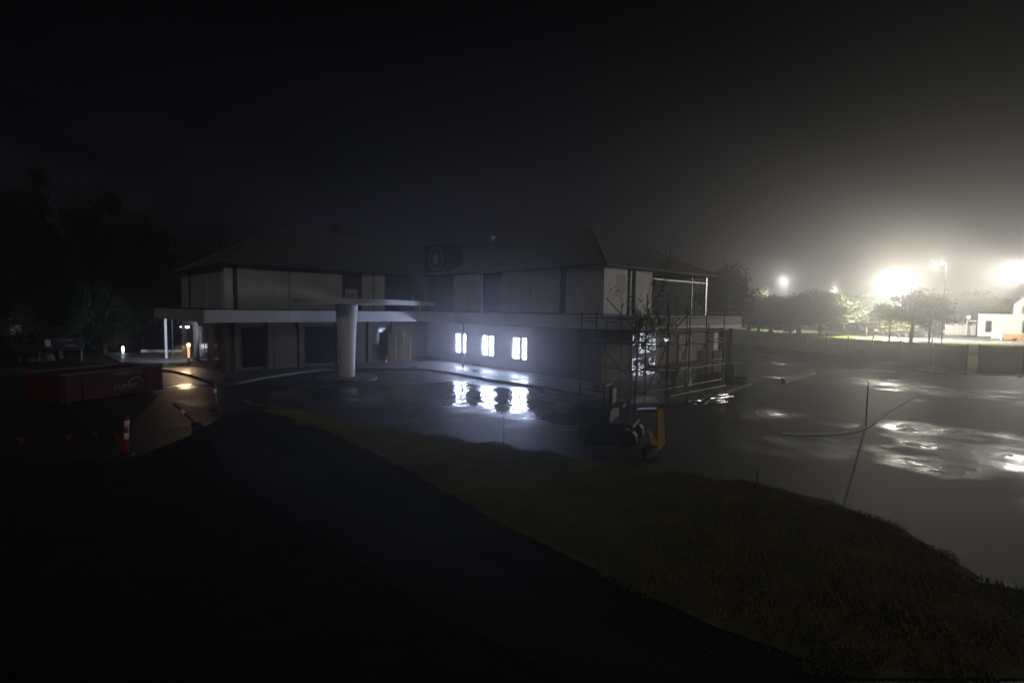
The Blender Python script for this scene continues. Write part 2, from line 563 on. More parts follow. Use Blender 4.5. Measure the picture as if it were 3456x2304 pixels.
# raised footpath round the building
edge = smooth_pts(pxpoly([(440, 1238), (560, 1246), (640, 1262), (720, 1286), (790, 1290), (900, 1270), (1080, 1246), (1250, 1243), (1400, 1243),
                          (1520, 1254), (1660, 1278), (1800, 1298), (2000, 1334), (2130, 1362), (2260, 1356), (2430, 1322), (2540, 1290)], 0.12), 5)
back = [bw(30.5, 15)[:2], bw(30.5, 30)[:2], bw(22, 36)[:2], bw(14, 46)[:2], bw(4.0, 50)[:2]]
struct('footpath', MB().prism(edge + back, 0.0, 0.12), concrete)
# joints cut by the trowel across the footpath edge are carried by a thin kerb of its own
kerb('footpath_kerb', [Vector(p) for p in edge], 0.14, 0.012, concrete, 0.12)

# ------------------------------------------------------------------ building
bl = thing('building', 'large unfinished two-storey building with pale upper panels and hipped roof', 'building', bw(21.45, 32.3), TH)
A0, A1, B1 = 16.26, 32.3, 21.45      # right-wing near end, inner corner
AL, BL, BR = 43.8, 8.0, 32.6
Z1, Z2, ZE = 2.95, 3.6, 6.2


def bp(name, mb, m, parent=None, **k):
    return part(name, mb, m, parent or bl, BF, **k)


# lower walls (brown), upper core behind the panels
bp('lower_wall', MB().box(BL, 30, A1, A1 + 0.3, 0.1, Z1 + 0.1), brick_m)
bp('lower_wall', MB().box(BL, BL + 0.3, A1 + 0.302, AL, 0.1, Z1 + 0.1), brick_m)
# inner lower wall of the right wing with real openings for the three lit windows
wins = []
for pxa, pxb in ((1536, 1571), (1626, 1665), (1728, 1777)):
    r = []
    for p in (pxa, pxb):
        k = (p - 1728) / 1750.0
        y = B1 / (math.cos(TH) * k + math.sin(TH))
        x = k * y
        r.append(-math.sin(TH) * x + math.cos(TH) * y)
    wins.append((min(r), max(r)))
wins.sort()
lw = MB()
WZ0, WZ1 = 0.82, 2.14
prev = A0
for w0, w1 in wins:
    lw.box(B1, B1 + 0.25, prev, w0, 0.1, Z1 + 0.1)
    lw.box(B1, B1 + 0.25, w0, w1, 0.1, WZ0)
    lw.box(B1, B1 + 0.25, w0, w1, WZ1, Z1 + 0.1)
    prev = w1
lw.box(B1, B1 + 0.25, prev, A1 - 0.002, 0.1, Z1 + 0.1)
bp('lower_wall', lw, brick_m)
for i, (w0, w1) in enumerate(wins):
    fr = MB()
    t = 0.05
    B0 = B1 + 0.06
    fr.box(B0, B0 + 0.08, w0, w0 + t, WZ0, WZ1).box(B0, B0 + 0.08, w1 - t, w1, WZ0, WZ1)
    fr.box(B0, B0 + 0.08, w0 + t, w1 - t, WZ0, WZ0 + t).box(B0, B0 + 0.08, w0 + t, w1 - t, WZ1 - t, WZ1)
    win = bp('window', fr, dark_m)
    wd = w1 - w0
    if i == 0:     # nearest window (right-most in view): wide dark mullion
        m0, m1 = w0 + wd * 0.33, w0 + wd * 0.56
    else:
        m0, m1 = w0 + wd * 0.41, w0 + wd * 0.59
    bp('mullion', MB().box(B0 + 0.002, B0 + 0.07, m0, m1, WZ0 + t, WZ1 - t), dark_m, win)
    bp('pane', MB().box(B0 + 0.03, B0 + 0.04, w0 + t, m0, WZ0 + t, WZ1 - t), win_e, win)
    bp('pane', MB().box(B0 + 0.03, B0 + 0.04, m1, w1 - t, WZ0 + t, WZ1 - t), win_e, win)
    bp('sill', MB().box(B1 - 0.05, B1 + 0.06, w0 - 0.04, w1 + 0.04, WZ0 - 0.06, WZ0 - 0.002), dark_m, win)
    if i == 0:
        bp('latch', MB().box(B0 - 0.02, B0 + 0.001, m1 + 0.0, m1 + 0.10, WZ0 + 0.2, WZ0 + 0.36), dark_m, win)

# end wall of the right wing: lower, openings for screen and small window
SB0, SB1, SZ0, SZ1 = 23.95, 26.7, 0.15, 2.64
NB0, NB1 = 27.35, 27.95
ew = MB()
ew.box(B1 + 0.252, SB0, A0, A0 + 0.25, 0.1, Z1 + 0.1)
ew.box(SB0, SB1, A0, A0 + 0.25, SZ1, Z1 + 0.1)
ew.box(SB1, NB0, A0, A0 + 0.25, 0.1, Z1 + 0.1)
ew.box(NB0, NB1, A0, A0 + 0.25, 0.1, 2.02).box(NB0, NB1, A0, A0 + 0.25, 2.24, Z1 + 0.1)
ew.box(NB1, BR, A0, A0 + 0.25, 0.1, Z1 + 0.1)
bp('lower_wall', ew, brick_m)
nw_ = bp('window', MB().box(NB0, NB1, A0 + 0.02, A0 + 0.06, 2.02, 2.05).box(NB0, NB1, A0 + 0.02, A0 + 0.06, 2.21, 2.24).box(NB1 - .04, NB1, A0 + .02, A0 + .06, 2.05, 2.21), dark_m)
bp('pane', MB().box(NB0, NB1 - 0.042, A0 + 0.03, A0 + 0.05, 2.052, 2.208), win_e2, nw_)
# perforated screen, real holes
scn = MB()
nc, nr = 20, 38
for i in range(nc + 1):
    x = SB0 + (SB1 - SB0) * i / nc
    wdt = 0.026 if i % 5 else 0.06
    scn.box(x - wdt, x + wdt, A0 - 0.03, A0 - 0.012, SZ0, SZ1)
for j in range(nr + 1):
    z = SZ0 + (SZ1 - SZ0) * j / nr
    scn.box(SB0, SB1, A0 - 0.011, A0 + 0.004, z - 0.013, z + 0.013)
zm = SZ0 + (SZ1 - SZ0) * 0.48
scn.box(SB0, SB1, A0 - 0.05, A0 - 0.031, zm - 0.12, zm + 0.12)
# blanked cells
for k in range(150):
    i, j = rng.randrange(nc), rng.randrange(nr)
    wI = rng.choice((1, 1, 2, 3)); hJ = rng.choice((1, 1, 2, 4))
    x = SB0 + (SB1 - SB0) * i / nc
    z = SZ0 + (SZ1 - SZ0) * j / nr
    scn.box(x, min(SB1, x + (SB1 - SB0) / nc * wI), A0 + 0.005 + k * 1e-4, A0 + 0.006 + k * 1e-4, z, min(SZ1, z + (SZ1 - SZ0) / nr * hJ))
so = bp('perforated_screen', scn, dark_m)
so['kind'] = 'stuff'
bp('light_panel', MB().box(SB0 + 0.05, SB1 - 0.05, A0 + 0.10, A0 + 0.12, SZ0 + 0.05, SZ1 - 0.05), win_e2, label='bright panel glowing behind the perforated screen')
# brown plywood door and pale infill on the end wall
bp('door', MB().box(29.1, 30.6, A0 - 0.05, A0 - 0.005, 0.15, 2.35), ply_m)
bp('door_jamb', MB().box(28.98, 29.09, A0 - 0.06, A0 - 0.004, 0.15, 2.46), dark_m)
bp('door_jamb', MB().box(30.61, 30.72, A0 - 0.06, A0 - 0.004, 0.15, 2.46), dark_m)

# upper walls: core, then panels proud of it
up = MB()
up.box(B1 + 0.1, 25.9, A0 + 0.1, A0 + 0.3, Z2, ZE - .05)
bp('upper_wall', MB().box(B1 + 0.1, B1 + 0.3, A0 + 0.302, A1 - 0.002, Z2, ZE - .05), dark_m)
bp('upper_wall', up, dark_m)
bp('upper_wall', MB().box(BL + 0.1, B1 + 0.3, A1 + 0.1, A1 + 0.3, Z2, ZE - .05), dark_m)
bp('upper_wall', MB().box(BL + 0.1, BL + 0.3, A1 + 0.302, AL, Z2, ZE - .05), dark_m)
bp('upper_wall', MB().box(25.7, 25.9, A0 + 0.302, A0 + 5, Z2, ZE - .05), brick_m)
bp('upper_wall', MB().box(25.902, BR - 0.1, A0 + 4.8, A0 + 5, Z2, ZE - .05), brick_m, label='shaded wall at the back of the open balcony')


def a_at(px):   # a on the line b = B1 seen at a column of the photograph
    k = (px - 1728) / 1750.0
    y = B1 / (math.cos(TH) * k + math.sin(TH))
    return -math.sin(TH) * k * y + math.cos(TH) * y


def b_at(px, a):   # b on a line of constant a
    k = (px - 1728) / 1750.0
    # x = cb - sa ; y = sb + ca  -> x = k y
    c, s = math.cos(TH), math.sin(TH)
    return a * (s + k * c) / (c - k * s)


# inner face of right wing panels: (px0, px1)
for p0, p1, mm in ((1530, 1576, panel_m), (1578, 1624, panel_m), (1690, 1786, panel_m), (1788, 1884, panel_m), (1908, 2033, panel_m)):
    a0, a1 = sorted((a_at(p0), a_at(p1)))
    a0 = max(a0, A0 + 0.02)
    bp('wall_panel', MB().box(B1, B1 + 0.098, a0, a1, Z2 + 0.05, ZE - 0.08), mm)
bp('glass_panel', MB().box(B1 + 0.05, B1 + 0.09, min(a_at(1628), a_at(1688)), max(a_at(1628), a_at(1688)), Z2 + 0.05, ZE - 0.1), glass_m)
bp('downpipe', MB().tube((B1 - 0.04, a_at(1896), Z2), (B1 - 0.04, a_at(1896), ZE), 0.055), dark_m)
# end face of right wing
e0, e1 = B1 + 0.0, b_at(2112, A0)
w0b, w1b = b_at(2075, A0), b_at(2110, A0)
bp('wall_panel', MB().box(B1 + 0.0, w0b, A0 - 0.0, A0 + 0.098, Z2 + 0.05, ZE - 0.08), panel_m)
bp('wall_panel', MB().box(w0b + .004, w1b, A0, A0 + 0.098, Z2 + 0.05, 4.75), panel_m)
bp('wall_panel', MB().box(w0b + .004, w1b, A0, A0 + 0.098, 5.7, ZE - 0.08), panel_m)
bp('window_blank', MB().box(w0b + .004, w1b, A0 + 0.03, A0 + 0.09, 4.754, 5.696), fascia2_m)
bp('downpipe', MB().tube((b_at(2135, A0), A0 - 0.03, Z2), (b_at(2135, A0), A0 - 0.03, ZE), 0.06), dark_m)
bp('wall_panel', MB().box(b_at(2142, A0), 25.9, A0, A0 + 0.098, Z2 + 0.05, ZE - 0.08), panel_m)
# left wing inner face
for p0, p1, mm in ((758, 788, panel_m), (803, 975, panel2_m), (978, 1156, panel2_m), (1222, 1258, panel_m), (1263, 1298, panel_m)):
    b0, b1 = b_at(p0, A1), b_at(p1, A1)
    b0 = max(b0, BL)
    bp('wall_panel', MB().box(b0, b1, A1, A1 + 0.098, Z2 + 0.05, ZE - 0.08), mm)
bp('downpipe', MB().tube((b_at(796, A1), A1 - 0.03, Z2), (b_at(796, A1), A1 - 0.03, ZE), 0.06), dark_m)
bp('window', MB().box(b_at(1166, A1), b_at(1206, A1), A1 + 0.02, A1 + 0.08, 4.05, 5.0), panel_m, label='boarded window recess')
bp('pane', MB().box(b_at(1170, A1), b_at(1202, A1), A1 + 0.005, A1 + 0.018, 4.05, 4.75), fascia2_m)
bp('glass_panel', MB().box(b_at(1305, A1), B1 - 0.01, A1 + 0.04, A1 + 0.09, Z2 + 0.05, ZE - 0.1), glass_m)
for p in (1350, 1395):
    bp('glazing_bar', MB().box(b_at(p, A1) - .03, b_at(p, A1) + .03, A1 + 0.0, A1 + 0.038, Z2 + 0.05, ZE - 0.1), dark_m)
# end face of left wing
for p0, p1 in ((750, 700), (698, 646), (638, 614)):
    def a_on_b(px, b):
        k = (px - 1728) / 1750.0
        c, s = math.cos(TH), math.sin(TH)
        return b * (c - k * s) / (s + k * c)
    a0, a1 = a_on_b(p0, BL), a_on_b(p1, BL)
    a0, a1 = sorted((a0, a1))
    a0 = max(a0, A1 + 0.1)
    bp('wall_panel', MB().box(BL, BL + 0.098, a0, min(a1, AL), Z2 + 0.05, ZE - 0.08), panel_m)
bp('downpipe', MB().tube((BL - 0.03, a_on_b(642, BL), Z2), (BL - 0.03, a_on_b(642, BL), ZE), 0.05), dark_m)

# awning slab: L-shaped ring, white edge
IN, OA = 19.0, 29.8
slab_poly = [(6.46, AL), (6.46, OA), (IN, OA), (IN, 12.43), (28.7, 12.43), (28.7, A0 - 0.01), (B1 + 0.3, A0 - 0.01), (B1 + 0.3, A1 + 0.3), (BL + 0.3, A1 + 0.3), (BL + .3, AL)]
bp('slab', MB().prism(slab_poly, Z1 + 0.04, Z2 - 0.03), fascia2_m)


def fas(x0, y0, x1, y1, z0, z1, m, t=0.05):
    d = Vector((x1 - x0, y1 - y0)).normalized()
    n = Vector((d.y, -d.x)) * t
    q = [(x0, y0), (x1, y1), (x1 + n.x, y1 + n.y), (x0 + n.x, y0 + n.y)]
    return MB().prism(q, z0, z1)


segs = [((6.46, AL), (6.46, OA)), ((6.46, OA), (IN, OA)), ((IN, OA), (IN, 12.43))]
for (p, q) in segs:
    d = Vector((q[0] - p[0], q[1] - p[1]))
    L = d.length
    n = max(1, round(L / 4.2))
    for i in range(n):
        a = (p[0] + d.x * i / n, p[1] + d.y * i / n)
        b = (p[0] + d.x * (i + 1) / n - d.x / L * 0.012, p[1] + d.y * (i + 1) / n - d.y / L * 0.012)
        if q == (6.46, OA):
            mb = MB().box(6.40, 6.46, a[1], b[1], Z1, Z2)
        elif q == (IN, OA):
            mb = MB().box(a[0], b[0], OA - 0.06, OA, Z1, Z2)
        else:
            mb = MB().box(IN - 0.06, IN, a[1], b[1], Z1, Z2)
        bp('fascia_board', mb, fascia_m)
for i in range(3):
    x0 = 18.94 + (28.76 - 18.94) / 3 * i
    bp('fascia_board', MB().box(x0, x0 + 3.26, 12.37, 12.43, Z1 + 0.2, Z2), fascia2_m)
    bp('fascia_board', MB().box(x0, x0 + 3.26, 12.34, 12.43, Z1, Z1 + 0.196), fascia_m, label='pale lower edge strip of the balcony')
bp('fascia_board', MB().box(28.7, 28.76, 12.432, A0 - 0.02, Z1, Z2), fascia_m)
# balcony posts, beam, corner post
for i, b in enumerate((22.2, 23.9, 25.9, 28.4)):
    bp('baluster', MB().tube((b, 12.6, Z2 - 0.02), (b, 12.6, Z2 + 1.0), 0.02, n=6), galv_m)
bp('handrail', MB().tube((22.2, 12.6, Z2 + 0.16), (28.4, 12.6, Z2 + 0.16), 0.02, n=6), galv_m)
bp('beam', MB().box(25.9, BR - 0.3, A0 + 0.05, A0 + 0.13, 5.62, 5.70), white_m, label='pale steel beam under the eave of the open balcony')
bp('post', MB().box(BR - 0.28, BR - 0.13, A0 + 0.02, A0 + 0.17, Z1, ZE - .05), galv_m)
bp('post', MB().box(31.0, 31.1, A0 + 0.3, A0 + 0.4, Z2, ZE - .05), dark_m)
bp('upper_floor', MB().box(B1 + 0.31, BR, A0 + 0.0, A1, Z1 + 0.05, Z2 - 0.05), fascia2_m)
bp('column', MB().box(26.7, 27.15, 12.9, 13.35, 0.0, Z1 + 0.03), col_m, label='square pale column under the balcony end')
bp('post', MB().tube((20.2, A0 + 10.05, 0.1), (20.2, A0 + 10.05, Z1 + 0.05), 0.06), dark_m)
bp('post', MB().tube((6.9, 43.0, 0.1), (6.9, 43.0, Z1 + 0.05), 0.085, n=12), white_m, label='white round post at the far left end')
bp('post', MB().tube((7.0, 41.3, 0.1), (7.0, 41.3, Z1 + 0.05), 0.03, n=10), dark_m)
# lower left wing: recessed bays and piers
for b in (8.6, 10.4, 12.2, 14.6, 16.8, 18.6):
    bp('pier', MB().box(b - 0.15, b + 0.15, A1 - 0.14, A1 - 0.002, 0.12, Z1), brick_m)
for b0, b1 in ((8.9, 10.1), (12.5, 14.3), (17.0, 18.4)):
    bp('glass_panel', MB().box(b0, b1, A1 - 0.06, A1 - 0.02, 0.3, 2.6), glass_m)
for a0, a1 in ((33.6, 34.6), (36.2, 38.2), (40.0, 42.0)):
    bp('glass_panel', MB().box(BL - 0.05, BL - 0.01, a0, a1, 0.3, 2.5), glass_m)
bp('roller_door', MB().box(10.6, 12.0, A1 - 0.07, A1 - 0.02, 0.12, 2.5), brick_m)

# roof
OV = 0.35
ZR = 9.15
RB = (B1 + BR) / 2
RA = (A1 + AL) / 2
hip_r = (RB, A0 + 5.3)
hip_l = (BL + 4.7, RA)
inner = (RB, RA)
rf = MB()


def V(b, a, z):
    return (b, a, z)


e = ZE
rv = [V(B1 - OV, A0 - OV, e), V(BR + OV, A0 - OV, e), V(BR + OV, AL + OV, e), V(BL - OV, AL + OV, e), V(BL - OV, A1 - OV, e), V(B1 - OV, A1 - OV, e),
      V(hip_r[0], hip_r[1], ZR), V(inner[0], inner[1], ZR), V(hip_l[0], hip_l[1], ZR)]
rf.add(rv, [(0, 1, 6), (0, 6, 7, 5), (5, 7, 8, 4), (4, 8, 3), (3, 8, 7, 2), (2, 7, 6, 1)])
rf.add([(v[0], v[1], e - 0.02) for v in rv[:6]], [(0, 5, 4, 3, 2, 1)])
roof = bp('roof', rf, roof_m)
# standing seams
sm = MB()
def seam(p, q):
    p, q = Vector(p), Vector(q)
    d = (q - p).normalized()
    sm.tube(p + Vector((0, 0, .01)), q + Vector((0, 0, .01)), 0.018, n=4)
x = B1
a = A0 - OV
k = (ZR - e)
for i in range(36):
    a = A0 - OV + 0.5 * i + 0.3
    if a > A1 - OV: break
    run = RB - (B1 - OV)
    frac = min(1.0, (a - (A0 - OV)) / (hip_r[1] - (A0 - OV)))
    seam((B1 - OV, a, e), (B1 - OV + run * frac, a, e + k * frac))
for i in range(30):
    b = BL - OV + 0.5 * i + 0.3
    if b > B1 - OV: break
    run = RA - (A1 - OV)
    frac = min(1.0, (b - (BL - OV)) / (hip_l[0] - (BL - OV)))
    seam((b, A1 - OV, e), (b, A1 - OV + run * frac, e + k * frac))
for i in range(30):
    b = B1 - OV + 0.5 * i + 0.25
    if b > BR + OV: break
    frac = min((b - (B1 - OV)), (BR + OV - b)) / (RB - (B1 - OV))
    seam((b, A0 - OV, e), (b, A0 - OV + (hip_r[1] - A0 + OV) * frac, e + k * frac))
so = bp('roof_seams', sm, roof_m, roof)
so['kind'] = 'stuff'
for p, q in ((rv[0], rv[6]), (rv[1], rv[6]), (rv[6], rv[7]), (rv[7], rv[8]), (rv[8], rv[4]), (rv[8], rv[3]), (rv[7], rv[5])):
    bp('ridge_cap', MB().tube(Vector(p) + Vector((0, 0, .02)), Vector(q) + Vector((0, 0, .02)), 0.07, n=6), roof_m, roof)
g = 0.10
for p, q in ((rv[0], rv[1]), (rv[0], rv[5]), (rv[5], rv[4]), (rv[4], rv[3]), (rv[1], rv[2])):
    bp('gutter', MB().tube((p[0], p[1], e - 0.08), (q[0], q[1], e - 0.08), 0.075, n=8), dark_m)
bp('lens_ghost', MB().lathe([(0.10, 0), (0.10, 0.25), (0.22, 0.27), (0.22, 0.40), (0.05, 0.45)], n=12), white_m, roof).matrix_basis = BF @ Matrix.Translation((RB, 31.4, ZR + 0.0))  # pale cap added for a lens ghost over the ridge, no vent there
bp('lens_ghost', MB().tube((RB - 3.0, A1 + 2.6, 7.7), (RB - 3.0, A1 + 2.6, 8.3), 0.1), galv_m, roof) if False else None

# sign box with round emblem, over the inner corner
sb = bp('sign_box', MB().box(21.2, 22.5, 29.5, 32.2, 6.35, 8.35), navy_m)
ez, ea = 7.35, 30.85
ring = MB()
n = 48
ro, ri = 0.80, 0.74
vs = []
for k2 in range(n):
    t = 2 * math.pi * k2 / n
    for r_, bx in ((ro, 21.18), (ri, 21.18), (ro, 21.199), (ri, 21.199)):
        vs.append((bx, ea + math.cos(t) * r_, ez + math.sin(t) * r_))
fs = []
for k2 in range(n):
    i, j = 4 * k2, 4 * ((k2 + 1) % n)
    fs += [(i, i + 1, j + 1, j), (i, j, j + 2, i + 2), (i + 1, i + 3, j + 3, j + 1)]
ring.add(vs, fs)
bp('emblem_ring', ring, emb_m, sb)
st = MB()
for k2 in range(16):
    t = 2 * math.pi * k2 / 16
    rr = 0.52 if k2 % 2 == 0 else 0.40
    c, s = math.cos(t), math.sin(t)
    w = 0.055
    P = [(0.10 * c - w * s, 0.10 * s + w * c), (0.10 * c + w * s, 0.10 * s - w * c), (rr * c, rr * s)]
    st.add([(21.175, ea + p[0], ez + p[1]) for p in P] + [(21.199, ea + p[0], ez + p[1]) for p in P], [(0, 1, 2), (3, 5, 4), (0, 2, 5, 3), (1, 4, 5, 2)])
bp('emblem_star', st, emb_m, sb)

# ------------------------------------------------------------------ entrance canopy on a tapered column
c0 = Vector((-8.75, 27.4, 0))
c1 = Vector((-6.6, 35.6, 0))
cn = thing('entrance_canopy', 'round-ended white canopy on one tapered column before the entrance', 'canopy', c0)
d = (c1 - c0).normalized()
nrm = Vector((-d.y, d.x, 0))
poly = []
for k2 in range(25):
    t = math.pi * k2 / 24
    p = c0 - d * math.sin(t) * 2.5 + nrm * math.cos(t) * 2.5
    poly.append((p.x, p.y))
for s_ in (-1, 1):
    p = c1 + nrm * s_ * 1.4
    poly.append((p.x, p.y))
part('canopy_roof', MB().prism(poly, 3.99, 4.24), fascia_m, cn)
part('column', MB().lathe([(0.40, 0.0), (0.41, 0.6), (0.44, 1.6), (0.49, 2.6), (0.53, 3.4), (0.56, 3.8), (0.585, 3.988)], c0.x, c0.y, 40), col_m, cn, smooth=True)
part('strut', MB().box(c1.x + 0.3, c1.x + 0.38, c1.y - 0.5, c1.y - 0.42, 3.6, 3.988), white_m, cn)
struct('column_island', MB().lathe([(1.55, 0.0), (1.55, 0.12), (1.48, 0.15)], c0.x, c0.y, 48), concrete)

# ------------------------------------------------------------------ lights of the place and added spots
def street_lamp(p, z, power, label, arm=(-1.2, 0, 0), rad=0.22, colr=WHITE_LAMP, thick=0.06, aimed_spot=None):
    t = thing('street_lamp', label, 'street lamp', (p.x - arm[0], p.y - arm[1], 0), 0, 'street lamps along the road')
    bx, by = p.x - arm[0], p.y - arm[1]
    part('pole', MB().tube((bx, by, 0), (bx, by, z + 0.25), thick, thick * 0.6, 12), dark_m, t)
    part('arm', MB().tube((bx, by, z + 0.25), (p.x, p.y, z + 0.38), 0.03, 0.025), dark_m, t)
    h = part('lamp_head', MB().box(p.x - 0.35, p.x + 0.35, p.y - 0.16, p.y + 0.16, z + rad + 0.02, z + rad + 0.16), dark_m, t)
    point_light('bulb', (p.x, p.y, z), power, colr, rad, t)
    if aimed_spot:  # added directional spot, makes its target brighter than the bulb alone does
        ld = bpy.data.lights.new('aimed_spot', 'SPOT')
        ld.energy, aim, cone = aimed_spot
        ld.color = colr
        ld.spot_size = R(cone); ld.spot_blend = 0.6; ld.shadow_soft_size = 0.6
        o = bpy.data.objects.new('aimed_spot', ld)
        q = Vector((p.x, p.y, z - 0.02))
        link(o, t, Matrix.Translation(q) @ (q - Vector(aim)).to_track_quat('Z', 'Y').to_matrix().to_4x4())
    return t


street_lamp(col(3010, 76), col(3010, 76, 955).z, P_MAIN, 'very bright street lamp glaring above the middle trees by the road', rad=0.30, aimed_spot=(260000, (63, 82, 0), 150))
street_lamp(col(2640, 110), col(2640, 106, 946).z, 3000, 'distant street lamp shining over the dark clump of trees', colr=(1, 0.95, 0.90), rad=0.3, aimed_spot=(40000, (56, 112, 2), 130))
street_lamp(col(2812, 150), col(2812, 150, 978).z, 2200, 'small farthest street lamp between the two brighter lamps', rad=0.3)
street_lamp(col(3150, 63), col(3150, 63, 893).z, 900, 'high slim street lamp right of the glaring lamp', rad=0.18, aimed_spot=(16000, (84, 98, 1), 90))
street_lamp(col(3484, 42), col(3484, 42, 912).z, 2600, 'bright street lamp at the right edge over the house', arm=(-2.5, 0, 0), colr=(1, 0.95, 0.84), rad=0.22, aimed_spot=(15000, (9, 27, 3.6), 34))

fl = thing('wall_light', 'cool white floodlight under the awning at the left end', 'light', col(632, 32.5, 1098))
p = col(632, 31.2, 1104)
part('lamp_body', MB().box(p.x - 0.1, p.x + 0.1, p.y, p.y + 0.12, p.z + 0.06, p.z + 0.12), dark_m, fl)
part('lens', MB().lathe([(0.05, -0.05), (0.11, 0), (0.11, 0.05)], n=12), cool_e, fl, Matrix.Translation(p))
ld = bpy.data.lights.new('aimed_spot', 'SPOT')
ld.energy = 2000; ld.color = (0.66, 0.76, 1.0); ld.spot_size = R(66); ld.spot_blend = 0.5; ld.shadow_soft_size = 0.05
q = Vector((p.x - 0.3, p.y + 0.3, p.z - 0.05))
link(bpy.data.objects.new('aimed_spot', ld), fl, Matrix.Translation(q) @ (q - Vector((-26.5, 38.5, 0.9))).to_track_quat('Z', 'Y').to_matrix().to_4x4())
p = col(611, 38, 1103)
single('wall_light', MB().lathe([(0.03, -0.03), (0.06, 0), (0.06, 0.03)], n=10), cool_e, 'small cool light left of the floodlight under the awning', 'light', M=Matrix.Translation(p))
single('floor_lamp', MB().tube((0, 0, 0), (0, 0, 0.4), 0.07), cool_e, 'short upright white site light standing left of the awning', 'light', M=Matrix.Translation(col(415, 40, 1186)))
bpx = col(637, 31.6, 1205)
bo = thing('bollard_light', 'warm glowing bollard light at the left wing corner', 'light', (bpx.x, bpx.y, 0.12))
part('stem', MB().tube((bpx.x, bpx.y, 0.12), (bpx.x, bpx.y, 0.62), 0.05), dark_m, bo)
part('tube', MB().tube((bpx.x, bpx.y, 0.62), (bpx.x, bpx.y, 1.3), 0.05, 0.08), warm_e2, bo)
part('lens', MB().lathe([(0.08, 1.3), (0.11, 1.38), (0.10, 1.48), (0.03, 1.53)], bpx.x, bpx.y, 12), warm_e, bo)
ld = bpy.data.lights.new('downlight', 'SPOT')
ld.energy = 260; ld.color = (1.0, 0.66, 0.40); ld.spot_size = R(84); ld.spot_blend = 0.7; ld.shadow_soft_size = 0.03
q = Vector((bpx.x - 0.16, bpx.y - 0.16, 1.42))
tg = at(592, 1246, 0.12)
link(bpy.data.objects.new('downlight', ld), bo, Matrix.Translation(q) @ (q - tg).to_track_quat('Z', 'Y').to_matrix().to_4x4())

# bright low wall beyond the left end
struct('low_step', MB().prism([(col(470, 41).x, 41), (col(622, 41).x, 41), (col(622, 41).x, 41.3), (col(470, 41).x, 41.3)], 0.0, 0.28), white_m)

# ------------------------------------------------------------------ haze
hz = MB().box(-262, 262, -42, 292, -1.0, 14.2)
hm = bpy.data.materials.new('haze_air')
hm.use_nodes = True
nt = hm.node_tree
nt.nodes.remove(nt.nodes['Principled BSDF'])
pv = nt.nodes.new('ShaderNodeVolumePrincipled')
pv.inputs['Color'].default_value = (0.92, 0.92, 0.92, 1)
pv.inputs['Density'].default_value = HAZE_DENSITY
pv.inputs['Anisotropy'].default_value = HAZE_G
nt.links.new(pv.outputs[0], nt.nodes['Material Output'].inputs['Volume'])
ho = part('haze', hz, hm, None)
ho['kind'] = 'stuff'

# ------------------------------------------------------------------ trees
def rnd_dir(r):
    while True:
        v = Vector((r.uniform(-1, 1), r.uniform(-1, 1), r.uniform(-1, 1)))
        if 0.05 < v.length < 1:
            return v.normalized()


def crown_mesh(name, seed, n_clump, per, low, rad, H, leaf, m):
    r = np.random.RandomState(seed)
    cz = low + (H - low) * 0.5
    cents = []
    for i in range(n_clump):
        while True:
            v = r.uniform(-1, 1, 3)
            if 0.25 < np.linalg.norm(v) < 1:
                break
        # wider below the middle, narrower at the top
        w = 1.0 - 0.35 * max(0, v[2])
        cents.append((v[0] * rad * w, v[1] * rad * w, cz + v[2] * (H - low) * 0.5))
    cents = np.array(cents)
    N = n_clump * per
    idx = np.repeat(np.arange(n_clump), per)
    cr = r.uniform(0.45, 1.0, n_clump) * rad * 0.34
    off = r.normal(0, 0.55, (N, 3)) * cr[idx][:, None]
    off[:, 2] *= 0.7
    P = cents[idx] + off
    P[:, 2] = np.maximum(P[:, 2], low * 0.7)
    u = r.normal(0, 1, (N, 3)); u /= np.linalg.norm(u, axis=1)[:, None]
    w = r.normal(0, 1, (N, 3)); w -= (w * u).sum(1)[:, None] * u; w /= np.linalg.norm(w, axis=1)[:, None]
    s = leaf * r.uniform(0.5, 1.2, N)[:, None]
    q = np.stack([P - u * s, P + w * s * 0.55, P + u * s, P - w * s * 0.55], 1).reshape(-1, 3)
    me = bpy.data.meshes.new(name)
    me.vertices.add(4 * N); me.vertices.foreach_set('co', q.ravel())
    me.loops.add(4 * N); me.loops.foreach_set('vertex_index', np.arange(4 * N))
    me.polygons.add(N); me.polygons.foreach_set('loop_start', np.arange(0, 4 * N, 4))
    me.update(calc_edges=True)
    me.materials.append(m)
    return me, cents


def trunk_mesh(name, seed, cents, low, H, tr):
    r = random.Random(seed)
    b = MB()
    top = Vector((r.uniform(-.3, .3), r.uniform(-.3, .3), low + (H - low) * 0.55))
    mid = Vector((r.uniform(-.2, .2), r.uniform(-.2, .2), low * 0.9))
    b.tube((0, 0, -0.1), mid, tr, tr * 0.75, 9)
    b.tube(mid, top, tr * 0.75, tr * 0.3, 8)
    for c in cents[::max(1, len(cents) // 16)]:
        c = Vector(c)
        t = r.uniform(0.0, 0.8)
        s = mid.lerp(top, t)
        k = s.lerp(c, 0.5) + Vector((0, 0, 0.25))
        b.tube(s, k, tr * 0.32, tr * 0.18, 6)
        b.tube(k, c, tr * 0.18, tr * 0.05, 5)
    return b.mesh(name, bark_m, True)


